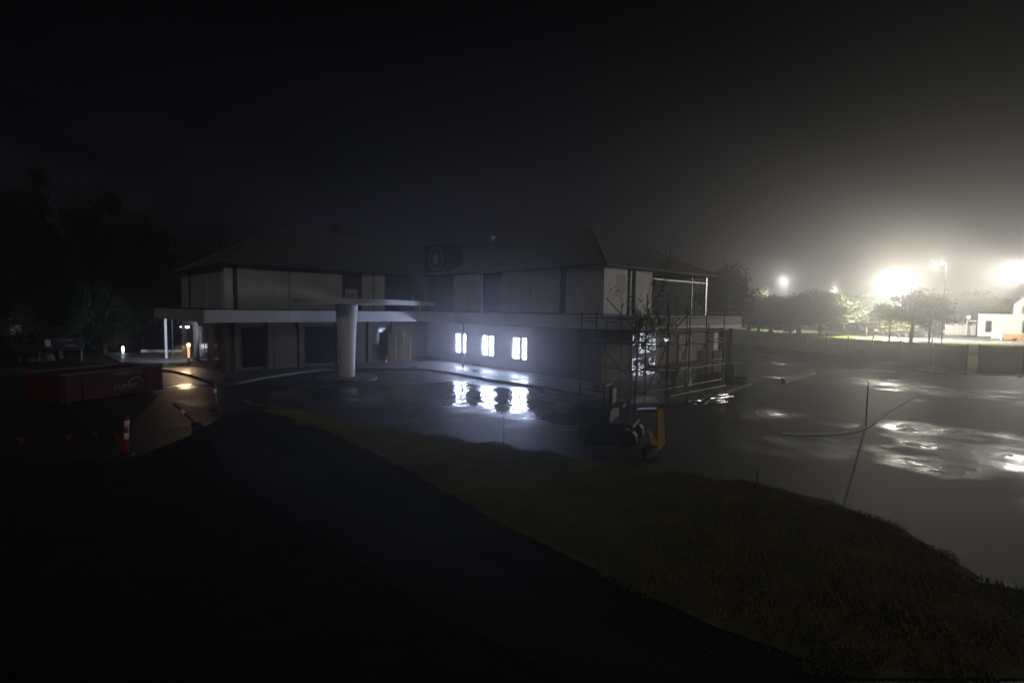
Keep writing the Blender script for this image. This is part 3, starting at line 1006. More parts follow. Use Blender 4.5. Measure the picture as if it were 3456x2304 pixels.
VAR = []
for i, (nc_, per, low, rad, H, leaf, m, tr) in enumerate((
        (46, 150, 1.2, 4.4, 10, 0.20, leaf_a, 0.28), (40, 150, 1.8, 3.9, 10, 0.19, leaf_a, 0.24), (52, 140, 0.8, 4.6, 10, 0.21, leaf_a, 0.30),
        (44, 170, 3.0, 4.0, 10, 0.27, leaf_b, 0.38), (46, 180, 2.7, 4.2, 10, 0.28, leaf_a, 0.36), (24, 110, 2.4, 3.4, 10, 0.28, leaf_b, 0.18),
        (34, 170, 4.6, 4.3, 10, 0.24, leaf_a, 0.30), (18, 110, 4.8, 3.6, 10, 0.24, leaf_a, 0.16))):
    cm, ce = crown_mesh('crown', 11 + i, nc_, per, low, rad, H, leaf, m)
    tm = trunk_mesh('trunk', 31 + i, ce, low, H, tr)
    VAR.append((cm, tm, rad))


def tree(v, px, depth, top_y, width_px, label, group, name='tree', rz=None, trunk_k=1.0):
    cm, tm, rad = VAR[v]
    base = col(px, depth)
    H = CAM_H + (hor(px) - top_y) * depth / 1750.0
    sx = (width_px * depth / 1750.0) / (2 * rad * 1.05)
    o = bpy.data.objects.new(name, None)
    M = Matrix.Translation((base.x, base.y, 0)) @ Matrix.Rotation(rz if rz is not None else rng.uniform(0, 6.28), 4, 'Z') @ Matrix.Diagonal((sx, sx, H / 10.3, 1))
    link(o, None, M)
    o['label'] = label; o['category'] = 'tree'; o['group'] = group
    for nm, me in (('crown', cm), ('trunk', tm)):
        c = bpy.data.objects.new(nm, me)
        C.objects.link(c)
        c.parent = o
    return o


GL = 'dark trees behind the left wing'
for v, px_, dp, ty, w, lb in (
        (2, -70, 38, 610, 330, 'dark broad tree cut by the left edge of the frame'),
        (0, 40, 44, 655, 300, 'dark tree in the hollow beside the tallest left tree'),
        (1, 150, 36, 560, 230, 'tallest dark tree at the far left against the night sky'),
        (2, 290, 50, 690, 300, 'dark flat-topped tree right of the tallest left tree'),
        (0, 385, 44, 648, 260, 'dark tree with a pointed top in the middle of the left clump'),
        (1, 475, 50, 712, 240, 'dark tree on the falling edge of the left clump'),
        (0, 550, 52, 768, 230, 'dark tree stepping down towards the left wing roof'),
        (2, 640, 58, 800, 240, 'low dark tree between the left clump and the round tree'),
        (1, 742, 60, 752, 210, 'round-topped dark tree standing just left of the left wing roof'),
        (0, 835, 64, 812, 170, 'low dark tree peeping over the left wing hip'),
        (2, 1150, 66, 778, 260, 'dark domed tree top rising behind the left wing ridge'),
        (1, 200, 36, 900, 240, 'low dark tree in front of the left clump near the sign'),
        (0, 60, 33, 930, 260, 'low dark tree at the left edge above the yard'),
        (2, 350, 40, 905, 240, 'low dark tree left of the awning end'),
        (1, 480, 46, 900, 220, 'low dark tree close behind the white awning post')):
    tree(v, px_, dp, ty, w, lb, GL)
GRt = 'trees between the yard and the lit road'
for v, px_, dp, ty, w, lb in (
        (4, 2440, 62, 905, 190, 'dim tall tree directly right of the building end'),
        (3, 2528, 111, 966, 150, 'yellow-green lit tree left of the dark tree clump'),
        (4, 2605, 88, 1000, 190, 'dark tree at the left of the trunk row'),
        (4, 2700, 82, 994, 250, 'big dark tree under the distant lamp with forked trunk'),
        (4, 2775, 86, 985, 240, 'dark tree right of the forked tree'),
        (5, 2845, 100, 1048, 110, 'small thin tree on the verge before the bright road'),
        (7, 2925, 88, 1030, 160, 'small bushy tree left of the glaring lamp'),
        (6, 2985, 96, 1000, 190, 'tree right behind the glaring lamp pole'),
        (6, 3078, 61, 985, 200, 'tree with the thick leaning trunk near the shade cloth fence'),
        (7, 3140, 62, 1005, 150, 'slender tree with V-shaped stems near the fence'),
        (4, 3215, 108, 1005, 190, 'hazy tree behind the white picket fence'),
        (3, 3290, 112, 985, 200, 'hazy tree just left of the white house'),
        (4, 2560, 84, 1010, 150, 'low dark tree at the left foot of the big clump'),
        (5, 2655, 79, 1062, 90, 'small dark bush-like tree before the trunk row'),
        (6, 2850, 92, 1005, 190, 'broad dark tree closing the gap between clump and glare'),
        (7, 3005, 72, 1030, 130, 'low dark tree right under the glaring lamp'),
        (6, 3170, 112, 1000, 230, 'wide hazy tree crown behind the V-stemmed tree'),
        (5, 3040, 86, 1052, 110, 'little tree left of the thick leaning trunk'),
        (4, 2900, 130, 1000, 220, 'hazy far tree between the lamps'),
        (4, 3060, 135, 990, 240, 'hazy far tree right of the glare')):
    tree(v, px_, dp, ty, w, lb, GRt)

# far rise with woods that closes the view
hb = MB()
n = 60
for i in range(n + 1):
    x = -255 + 510 * i / n
    h = 9 + 2.2 * math.sin(x * 0.05) + 1.4 * math.sin(x * 0.13 + 1)
    hb.v += [(x, 225, 0), (x, 250, h * 0.8), (x, 285, h)]
for i in range(n):
    hb.f += [(3 * i, 3 * i + 3, 3 * i + 4, 3 * i + 1), (3 * i + 1, 3 * i + 4, 3 * i + 5, 3 * i + 2)]
struct('hills', hb, soil)

# young tree tangled in the scaffold
yt = thing('sapling', 'young bare-branched tree with sparse leaves in front of the scaffold', 'tree', col(2150, 19.3) * Vector((1, 1, 0)) if False else (col(2150, 19.3).x, 19.3, 0))
tb = MB()
r = random.Random(5)
tips = []


def grow(p, d, L, rad, lv):
    n = 3
    for k in range(n):
        q = p + d * (L / n)
        tb.tube(p, q, rad, rad * 0.85, 5)
        rad *= 0.85
        p = q
        d = (d + rnd_dir(r) * 0.13 + Vector((0, 0, 0.09))).normalized()
        if lv > 0 and k > 0:
            for _ in range(2):
                dd = (d + rnd_dir(r) * 0.75).normalized()
                grow(p, dd, L * r.uniform(0.4, 0.6), rad * 0.6, lv - 1)
    tips.append(p)


base = Vector((col(2150, 19.3).x, 19.3, 0))
grow(base, Vector((0.02, 0, 1)), 3.3, 0.045, 3)
part('trunk', tb, bark_m, yt)
lf = MB()
for t_ in tips:
    for _ in range(4):
        c = t_ + rnd_dir(r) * r.uniform(0.02, 0.16)
        u = rnd_dir(r); w = u.cross(rnd_dir(r)).normalized()
        s = r.uniform(0.03, 0.06)
        lf.add([c - u * s, c + w * s * 0.4, c + u * s, c - w * s * 0.4], [(0, 1, 2, 3)])
part('crown', lf, leaf_a, yt)

# ------------------------------------------------------------------ grass blades on the lawn
def inside(poly, x, y):
    c = np.zeros(len(x), bool)
    j = len(poly) - 1
    for i in range(len(poly)):
        xi, yi = poly[i]; xj, yj = poly[j]
        c ^= ((yi > y) != (yj > y)) & (x < (xj - xi) * (y - yi) / (yj - yi + 1e-9) + xi)
        j = i
    return c


nr_ = np.random.RandomState(3)
xs = np.array([p[0] for p in lawn_xy]); ys = np.array([p[1] for p in lawn_xy])
NG = 480000
gx = nr_.uniform(xs.min(), xs.max(), NG); gy = nr_.uniform(ys.min(), ys.max(), NG)
keep = inside(lawn_xy, gx + 0.22 * np.sin(gy * 5.1 + gx * 2) + nr_.normal(0, 0.06, NG), gy + 0.2 * np.sin(gx * 4.3) + nr_.normal(0, 0.06, NG)) & (gy < 24)
dens = 0.55 + 0.45 * np.sin(gx * 1.7 + np.sin(gy * 1.1) * 2) * np.sin(gy * 1.3 + np.sin(gx) * 1.5)
keep &= nr_.uniform(0, 1, NG) < np.clip(dens + 0.35, 0.15, 1)
gx, gy = gx[keep], gy[keep]
n = len(gx)
ang = nr_.uniform(0, 6.283, n); h = nr_.uniform(0.02, 0.062, n) * (0.55 + 0.9 * (0.5 + 0.5 * np.sin(gx * 3.1 + 2 * np.sin(gy * 2.3)) * np.sin(gy * 2.7 + 1.5 * np.sin(gx * 1.9)))); wd = nr_.uniform(0.006, 0.012, n)
lean = nr_.uniform(-0.04, 0.04, (n, 2))
v = np.zeros((n, 3, 3))
v[:, 0, 0] = gx - np.cos(ang) * wd; v[:, 0, 1] = gy - np.sin(ang) * wd; v[:, 0, 2] = 0.01
v[:, 1, 0] = gx + np.cos(ang) * wd; v[:, 1, 1] = gy + np.sin(ang) * wd; v[:, 1, 2] = 0.01
v[:, 2, 0] = gx + lean[:, 0]; v[:, 2, 1] = gy + lean[:, 1]; v[:, 2, 2] = h
me = bpy.data.meshes.new('grass')
me.vertices.add(3 * n); me.vertices.foreach_set('co', v.ravel())
me.loops.add(3 * n); me.loops.foreach_set('vertex_index', np.arange(3 * n))
me.polygons.add(n); me.polygons.foreach_set('loop_start', np.arange(0, 3 * n, 3))
me.update(calc_edges=True)
me.materials.append(blade_m)
go = bpy.data.objects.new('grass', me)
link(go)
go['kind'] = 'stuff'; go['label'] = 'short wet grass growing on the front lawn'; go['category'] = 'grass'

# ------------------------------------------------------------------ scaffold round the near corner
sf = thing('scaffold', 'tube scaffold with planks round the near corner of the right wing', 'scaffold', bw(17.7, 11.6), TH)
tall = {(18.0, 11.5): 4.5, (18.0, 12.7): 4.1, (18.0, 14.0): 3.75, (19.6, 11.5): 4.2, (21.2, 11.5): 4.0, (23.0, 11.5): 3.8, (24.8, 11.5): 3.8,
        (17.0, 11.5): 3.6, (17.0, 12.7): 3.4, (17.0, 14.0): 3.75, (19.6, 10.5): 3.6, (21.2, 10.5): 3.3, (23.0, 10.5): 3.0, (18.0, 10.5): 3.8}
for (b, a), z in tall.items():
    part('standard', MB().tube((b, a, 0), (b, a, z), 0.026, n=6), rust_m, sf, BF)
def led(p, q, m=rust_m):
    part('ledger', MB().tube(p, q, 0.024, n=6), m, sf, BF)
for z in (0.5, 1.5, 2.5, 3.0, 3.5):
    led((18.0, 11.5, z), (18.0, 14.0, z)); led((17.0, 11.5, z + .01), (17.0, 14.0, z + .01))
    led((18.0, 11.5, z + .03), (24.8, 11.5, z + .03))
    if z < 3.4:
        led((18.0, 10.5, z), (23.0, 10.5, z))
for (b, a) in ((18.0, 11.5), (18.0, 12.7), (18.0, 14.0)):
    for z in (1.5, 2.5, 3.4):
        led((b, a, z - .05), (b - 1.0, a, z - .05))
for b in (18.0, 19.6, 21.2, 23.0):
    for z in (1.5, 2.5, 3.0):
        led((b, 10.5, z - .05), (b, 11.5, z - .05))
def brace(p, q):
    part('brace', MB().tube(p, q, 0.024, n=6), rust_m, sf, BF)
brace((17.97, 11.5, 0.5), (17.97, 14.0, 2.5)); brace((18.0, 11.46, 0.5), (19.6, 11.46, 2.5)); brace((19.6, 11.46, 3.5), (21.2, 11.46, 1.5))
brace((21.2, 11.46, 0.5), (23.0, 11.46, 2.5)); brace((17.0, 11.46, 2.5), (18.0, 11.46, 3.8)); brace((18.0, 10.46, 0.3), (19.6, 10.46, 2.9))
brace((18.0, 11.54, 2.6), (16.4, 12.3, 4.3)); brace((18.1, 11.0, 2.4), (19.2, 10.2, 3.9))
for i in range(4):
    part('plank', MB().box(17.06 + i * 0.23, 17.27 + i * 0.23, 11.3, 14.2, 2.56, 2.60), plank_m, sf, BF)
for i in range(4):
    part('plank', MB().box(18.1, 22.9, 10.55 + i * 0.23, 10.76 + i * 0.23, 1.58, 1.62), plank_m, sf, BF)
for i in range(2):
    part('plank', MB().box(18.1, 21.4, 10.55 + i * 0.25, 10.78 + i * 0.25, 3.08, 3.12), plank_m, sf, BF)

# dark debris netting bunched over the top lift
nm = MB()
nu, nv = 26, 12
rn = random.Random(4)
for v_ in range(nv + 1):
    for u_ in range(nu + 1):
        b_ = 17.0 + 2.4 * u_ / nu
        a_ = 11.42 - 0.05 * math.sin(u_ * 0.9 + v_ * 0.5) - 0.08 * math.sin(u_ * 0.37 + v_)
        z_ = 2.75 + (0.95 + 0.22 * math.sin(u_ * 0.8) + 0.12 * math.sin(u_ * 2.1)) * v_ / nv
        nm.v.append((b_, a_ + rn.uniform(-.03, .03), z_ + rn.uniform(-.02, .02)))
for v_ in range(nv):
    for u_ in range(nu):
        if rn.random() < 0.13:
            continue
        k_ = v_ * (nu + 1) + u_
        nm.f.append((k_, k_ + 1, k_ + nu + 2, k_ + nu + 1))
net = single('debris_netting', nm, net_m, 'torn dark netting bunched over the top rails of the scaffold', 'netting', M=BF)
# ------------------------------------------------------------------ stacked goods under and beside the balcony
def pallet_box(px, depth, w, h, dd, z0, label, m, rz, tops=None, group='wrapped loads right of the scaffold'):
    b = col(px, depth)
    t = thing('wrapped_load', label, 'load', (b.x, b.y, 0), rz, group)
    M = Matrix.Translation((b.x, b.y, 0)) @ Matrix.Rotation(rz, 4, 'Z')
    nlev = max(1, int(round(z0 / 0.14)))
    for k in range(nlev):
        mb = MB()
        z = k * z0 / nlev
        for i in range(5):
            y = -dd / 2 + i * dd / 4.4
            mb.box(-w / 2, w / 2, y, y + dd / 7, z + 0.09, z + 0.115)
        for i in (-1, 0, 1):
            mb.box(i * w * 0.44 - 0.05, i * w * 0.44 + 0.05, -dd / 2, dd / 2 + .02, z, z + 0.09)
        part('pallet', mb, plank_m, t, M)
    part('box', MB().box(-w / 2, w / 2, -dd / 2, dd / 2, z0, z0 + h), m, t, M, bevel=0.015)
    return t, M


t, M = pallet_box(2382, 26.9, 0.52, 1.18, 0.55, 0.62, 'tall pale wrapped cabinet standing left of its twin beside the column', wrap_m, R(20))
t, M = pallet_box(2414, 27.1, 0.50, 1.12, 0.60, 0.70, 'tall pale wrapped cabinet with slanting top right of its twin', wrap_m, R(20))
t, M = pallet_box(2492, 26.6, 0.95, 0.66, 0.6, 0.55, 'low green-grey crate on a pallet right of the tall cabinets', wrapg_m, R(24))
part('side_board', MB().box(0.30, 0.50, -0.33, -0.302, 0.50, 1.28), wrap_m, t, M)
sg = thing('site_bench', 'pale folded bracket leaning on top of the tall cabinets', 'bracket', col(2385, 27.2, 1178))
q0 = col(2376, 26.9, 1181)
part('board', MB().box(q0.x, q0.x + 0.42, q0.y - .05, q0.y + .05, q0.z + 0.14, q0.z + 0.22), wrapg_m, sg)
part('leg', MB().box(q0.x, q0.x + 0.07, q0.y - .05, q0.y + .05, q0.z - 0.01, q0.z + 0.138), wrapg_m, sg)
C.objects[sg.name]['label'] = 'small pale angle bracket lying on the tall cabinets'

for i, (px_, dp, w, h) in enumerate(((1322, 35.3, 0.55, 2.0), (1350, 35.4, 0.5, 2.15), (1374, 35.5, 0.45, 1.9))):
    b = col(px_, dp)
    single('board_stack', MB().box(b.x - w / 2, b.x + w / 2, b.y, b.y + 0.25, 0.12, 0.12 + h), ply_m,
           ['leftmost upright stack of brown boards under the canopy end', 'tallest upright stack of brown boards in the entrance', 'rightmost narrow stack of brown boards in the entrance'][i],
           'boards', 'upright board stacks at the entrance')

# items behind the scaffold
for i, (px_, dp, w, h, m) in enumerate(((2255, 26.0, 0.5, 1.3, wrap_m), (2280, 26.5, 0.35, 1.0, ply_m), (2336, 25.5, 0.22, 1.9, galv_m))):
    b = col(px_, dp)
    single('leaning_board', MB().add([(b.x - w / 2, b.y, .0), (b.x + w / 2, b.y, .0), (b.x + w / 2, b.y + .4, h), (b.x - w / 2, b.y + .4, h),
                                      (b.x - w / 2, b.y + .04, .0), (b.x + w / 2, b.y + .04, .0), (b.x + w / 2, b.y + .44, h), (b.x - w / 2, b.y + .44, h)],
                                     [(0, 1, 2, 3), (4, 7, 6, 5), (0, 3, 7, 4), (1, 5, 6, 2), (3, 2, 6, 7), (0, 4, 5, 1)]), m,
           ['pale sheet leaning behind the scaffold', 'small brown sheet leaning beside the pale sheet', 'narrow grey metal strip leaning near the brown door'][i], 'board', 'sheets leaning behind the scaffold')

# steel tubes lying in the yard
tbs = thing('tube_bundle', 'loose bundle of wet steel tubes lying on the yard right of the scaffold', 'steel tubes', tuple(at(2430, 1370)))
r = random.Random(9)
for i in range(16):
    c = at(2400 + r.uniform(-60, 50), 1362 + r.uniform(-22, 18))
    an = R(22 + r.uniform(-5, 5))
    L = r.uniform(0.8, 1.8)
    dz = 0.035 + 0.05 * (i % 3)
    v = Vector((math.cos(an), math.sin(an), 0)) * L / 2
    part('tube', MB().tube(c - v + Vector((0, 0, dz)), c + v + Vector((0, 0, dz)), 0.03, n=8), steel_m, tbs, smooth=True)
# rubble
r = random.Random(12)
RUB = [(2195, 1322, 0.22, ply_m, 'leftmost brown lump of rubble below the scaffold'), (2232, 1300, 0.26, concrete, 'pale broken slab of rubble at the scaffold foot'),
       (2276, 1335, 0.16, wrap_m, 'small pale rubble lump nearest the digger arm'), (2318, 1308, 0.28, ply_m, 'largest brown rubble lump before the leaning sheets'),
       (2352, 1326, 0.18, concrete, 'grey rubble lump just left of the steel tubes'), (2388, 1302, 0.20, wrap_m, 'pale rubble lump at the foot of the tall cabinets')]
for (x_, y_, s_, m_, lb) in RUB:
    c = at(x_, y_)
    mb = MB()
    pts = [(c.x + math.cos(t) * s_ * r.uniform(.6, 1.1), c.y + math.sin(t) * s_ * r.uniform(.6, 1.1)) for t in (0, 1.1, 2.1, 3.3, 4.2, 5.3)]
    mb.prism(pts, 0.0, s_ * r.uniform(0.3, 0.8))
    single('rubble_piece', mb, m_, lb, 'rubble', 'rubble lumps by the scaffold')

# ------------------------------------------------------------------ small digger
ex = thing('mini_excavator', 'small open black digger with yellow curved arm in the yard', 'excavator', (col(2130, 14.4).x, 14.4, 0), R(-20))
EM = Matrix.Translation((col(2072, 15.2).x, 15.2, 0)) @ Matrix.Rotation(R(-24), 4, 'Z')
for s_ in (-1, 1):
    y = s_ * 0.52
    prof = [(-0.85, 0.12), (-0.75, 0.02), (0.75, 0.02), (0.85, 0.12), (0.85, 0.32), (0.75, 0.42), (-0.75, 0.42), (-0.85, 0.32)]
    mb = MB()
    n = len(prof)
    mb.add([(p[0], y - 0.13, p[1]) for p in prof] + [(p[0], y + 0.13, p[1]) for p in prof], [tuple(range(n)), tuple(range(n, 2 * n))[::-1]] + [(i, n + i, n + (i + 1) % n, (i + 1) % n) for i in range(n)])
    tr = part('track', mb, black_m, ex, EM)
    for k2 in range(4):
        part('roller', MB().tube((-0.55 + k2 * 0.37, y - 0.15, 0.2), (-0.55 + k2 * 0.37, y + 0.15, 0.2), 0.09, n=10), dark_m, tr, EM)
part('chassis', MB().box(-0.5, 0.5, -0.36, 0.36, 0.25, 0.5), dark_m, ex, EM)
part('engine_cover', MB().prism([(-1.05, -0.35), (-0.85, -0.6), (0.1, -0.62), (0.1, 0.62), (-0.85, 0.6), (-1.05, 0.35)], 0.52, 1.02), black_m, ex, EM, bevel=0.04)
part('cab_floor', MB().box(0.1, 0.75, -0.6, 0.45, 0.52, 0.62), dark_m, ex, EM)
part('seat', MB().box(0.05, 0.4, -0.35, 0.15, 1.02, 1.12).box(0.0, 0.1, -0.35, 0.15, 1.12, 1.55), black_m, ex, EM)
part('lever', MB().tube((0.45, -0.1, 0.62), (0.5, -0.1, 1.25), 0.02, n=6), dark_m, ex, EM)
part('lever', MB().tube((0.45, 0.15, 0.62), (0.5, 0.15, 1.25), 0.02, n=6), dark_m, ex, EM)
part('roll_bar', MB().tube((-0.1, -0.5, 1.0), (-0.1, -0.5, 1.62), 0.03, n=6).tube((-0.1, -0.5, 1.62), (-0.1, 0.4, 1.62), 0.03, n=6).tube((-0.1, 0.4, 1.62), (-0.1, 0.4, 1.0), 0.03, n=6), black_m, ex, EM)
# arm in world axes so that it stands in front of the cab
ap = col(2238, 13.3)
X0, Y0 = ap.x, ap.y
def arm_strip(pts, wids, y0, y1):
    mb = MB()
    n = len(pts)
    Lp, Rp = [], []
    for i, p in enumerate(pts):
        a_ = Vector(pts[max(i - 1, 0)]); b_ = Vector(pts[min(i + 1, n - 1)])
        d_ = (b_ - a_).normalized(); nn = Vector((-d_.y, d_.x)) * wids[i] / 2
        Lp.append(Vector(p) + nn); Rp.append(Vector(p) - nn)
    ring_ = Lp + Rp[::-1]
    m_ = len(ring_)
    vs = [(X0 + q.x, Y0 + y0, q.y) for q in ring_] + [(X0 + q.x, Y0 + y1, q.y) for q in ring_]
    fs = [(i, (i + 1) % m_, m_ + (i + 1) % m_, m_ + i) for i in range(m_)]
    for i in range(n - 1):
        fs += [(i, m_ - 1 - i, m_ - 2 - i, i + 1), (m_ + i, m_ + i + 1, 2 * m_ - 2 - i, 2 * m_ - 1 - i)]
    mb.add(vs, fs)
    return mb
part('boom', arm_strip([(-0.02, 1.30), (-0.015, 1.0), (0.0, 0.7), (0.02, 0.55), (0.03, 0.42), (-0.06, 0.30), (-0.16, 0.24)], [0.14, 0.15, 0.16, 0.20, 0.22, 0.18, 0.12], -0.1, 0.1), yellow_m, ex)
part('dipper', arm_strip([(-0.28, 0.72), (-0.22, 0.58), (-0.14, 0.42), (-0.06, 0.30)], [0.08, 0.13, 0.16, 0.14], -0.07, 0.07), yellow_m, ex)
part('hydraulic_ram', MB().tube((X0 + 0.13, Y0 - 0.05, 0.98), (X0 + 0.15, Y0 - 0.05, 0.42), 0.022), steel_m, ex)
part('bucket', arm_strip([(-0.10, 0.34), (-0.22, 0.30), (-0.36, 0.20), (-0.38, 0.08), (-0.26, 0.02), (-0.10, 0.03)], [0.05] * 6, -0.22, 0.22), dark_m, ex)
part('blade', MB().box(X0 - 1.9, X0 - 1.0, Y0 + 0.1, Y0 + 0.16, 0.03, 0.30), dark_m, ex)
part('boom_link', MB().tube((X0 - 0.02, Y0, 1.28), (EM @ Vector((0.75, 0.3, 0.9))), 0.07), dark_m, ex)

# ------------------------------------------------------------------ red skip bin on the left
pa, pb = at(215, 1372), at(545, 1322)
sk = thing('skip_bin', 'long red steel skip bin with faded white lettering at the left', 'skip bin', tuple(pa))
dv = (pb - pa); L = dv.length; an = math.atan2(dv.y, dv.x)
SM = Matrix.Translation(pa) @ Matrix.Rotation(an, 4, 'Z')
hgt = 1.22
part('side', MB().box(0, L, 0, 0.06, 0.12, hgt - 0.08), red_m, sk, SM)
part('side', MB().box(0, L, 2.1, 2.16, 0.12, hgt - 0.08), red_m, sk, SM)
part('end', MB().box(-0.06, -0.001, 0, 2.16, 0.12, hgt - 0.08), red_m, sk, SM)
part('end', MB().box(L + 0.001, L + 0.06, 0, 2.16, 0.12, hgt - 0.08), red_m, sk, SM)
part('floor', MB().box(0, L, 0.06, 2.1, 0.12, 0.18), red_m, sk, SM)
part('rim', MB().box(-0.08, L + 0.08, -0.04, 0.08, hgt - 0.078, hgt).box(-0.08, L + 0.08, 2.08, 2.2, hgt - 0.078, hgt), skiprim_m, sk, SM)
for i in range(7):
    x = 0.1 + i * (L - 0.2) / 6
    part('rib', MB().box(x - 0.035, x + 0.035, -0.03, -0.002, 0.13, hgt - 0.09), red_m, sk, SM) if i in (0, 1, 5, 6) else None
for x in (0.3, L - 0.3):
    part('skid', MB().box(x - 0.08, x + 0.08, 0.2, 1.9, 0.0, 0.118), dark_m, sk, SM)
TX = Matrix.Rotation(R(90), 4, 'X')
fr_ = 0.62
text('1300 211 111', 0.22, lettering_m, sk, SM @ Matrix.Translation((L * fr_, -0.008, hgt - 0.22)) @ TX)
text('DUMPIT', 0.27, lettering_m, sk, SM @ Matrix.Translation((L * (fr_ - 0.02), -0.008, 0.46)) @ TX)
arc = MB()
pts = [(L * (fr_ + 0.02) + 0.30 * math.cos(t) + 0.25, -0.012, 0.52 + 0.26 * math.sin(t)) for t in np.linspace(R(10), R(165), 12)]
arc.path(pts, 0.03)
part('logo_arc', arc, lettering_m, sk, SM)

# ------------------------------------------------------------------ bollards with reflective bands, bunting
def bollard(px, py, h, label, lean=(0, 0), bands=(0.45, 0.78), r0=0.045):
    p = at(px, py)
    t = thing('delineator_post', label, 'bollard', tuple(p), 0, 'orange posts with white bands')
    M = Matrix.Translation(p) @ Matrix.Rotation(lean[0], 4, 'Y') @ Matrix.Rotation(lean[1], 4, 'X')
    part('base', MB().lathe([(0.19, 0.0), (0.18, 0.04), (0.07, 0.07)], n=16), black_m, t, Matrix.Translation(p))
    part('tube', MB().lathe([(r0 * 1.15, 0.05), (r0, 0.3), (r0, h - 0.08), (r0 * 0.5, h - 0.06), (r0 * 0.5, h - .03), (r0, h - 0.02), (r0 * .9, h)], n=16), orange_m, t, M, smooth=True)
    for b in bands:
        part('band', MB().lathe([(r0 + 0.003, b * h), (r0 + 0.003, b * h + 0.16)], n=16), tape_m, t, M, smooth=True)
    return t


bollard(424, 1536, 1.0, 'upright orange bollard with two white bands, nearest of the posts', lean=(R(4), 0), bands=(0.42, 0.74), r0=0.05)
bollard(726, 1384, 1.02, 'upright orange bollard with one white band nearest the left wing', bands=(0.62,), r0=0.05)
t = bollard(664, 1430, 1.0, 'orange bollard with one white band fallen askew between the upright ones', lean=(R(-48), 0), bands=(0.5,), r0=0.05)
bt = thing('bunting', 'two sagging lines of red bunting flags strung to the nearest bollard', 'bunting', tuple(at(30, 1545)))
for (q0, q1, nf) in (((-60, 1475, .0), (420, 1440, .0), 6), ((-60, 1512, .0), (424, 1462, .0), 5)):
    D0, D1 = 13.5, 13.9
    P0, P1 = col(q0[0], D0, q0[1]), col(q1[0], D1, q1[1])
    pts = []
    for i in range(17):
        t_ = i / 16
        p = P0.lerp(P1, t_); p.z -= 0.10 * 4 * t_ * (1 - t_)
        pts.append(p)
    part('cord', MB().path(pts, 0.004, 4), black_m, bt)
    for i in range(nf):
        t_ = (i + 0.6 + rng.uniform(-.15, .15)) / nf
        p = P0.lerp(P1, t_); p.z -= 0.10 * 4 * t_ * (1 - t_)
        w = 0.09; a_ = rng.uniform(-0.6, 0.6)
        ux, uy = math.cos(a_) * w, math.sin(a_) * w
        mb = MB().add([(p.x - ux, p.y - uy, p.z), (p.x + ux, p.y + uy, p.z), (p.x + rng.uniform(-.04, .04), p.y + 0.04, p.z - 0.2),
                       (p.x - ux, p.y - uy + .004, p.z), (p.x + ux, p.y + uy + .004, p.z), (p.x, p.y + 0.046, p.z - 0.2)],
                      [(0, 2, 1), (3, 4, 5), (0, 1, 4, 3), (1, 2, 5, 4), (2, 0, 3, 5)])
        part('flag', mb, flag_m, bt)
p = at(1303, 1236)
bollard(1303, 1240, 0.8, 'small distant orange bollard on the path before the entrance', bands=(0.4,), r0=0.06)

# ------------------------------------------------------------------ dim site sign on the far left
s0 = col(210, 34)
sn = thing('site_sign', 'dark blue site sign board with pale letters by the left trees', 'sign', (s0.x, s0.y, 0))
M = Matrix.Translation((s0.x, s0.y, 0)) @ Matrix.Rotation(R(22), 4, 'Z')
part('board', MB().box(-1.5, 1.1, 0, 0.05, 0.75, 1.62), navy_m, sn, M)
for x in (-1.3, 0.9):
    part('leg', MB().box(x - 0.04, x + 0.04, 0.052, 0.12, 0.0, 1.6), galv_m, sn, M)
part('notice', MB().box(-0.98, -0.68, -0.02, -0.002, 1.03, 1.48), white_m, sn, M)
text('HOM', 0.32, lettering_m, sn, M @ Matrix.Translation((0.05, -0.01, 1.42)) @ TX)
text('PARK', 0.22, lettering_m, sn, M @ Matrix.Translation((0.35, -0.01, 1.08)) @ TX)
s1 = col(128, 34.5)
mb = MB().lathe([(0.75, 0.0), (0.72, 0.35), (0.5, 0.8), (0.1, 0.95)], n=20)
single('covered_heap', mb, fascia2_m, 'pale rounded covered heap left of the site sign', 'heap', M=Matrix.Translation((s1.x, s1.y, 0.3)), smooth=True)
bpy.data.objects['covered_heap'].location.z = 0.0
point_light('sign_fill', (s0.x - 0.6, s0.y - 2.6, 2.2), 9, (0.75, 0.8, 1.0), 0.1)  # added unseen light before the board, no lamp stands there

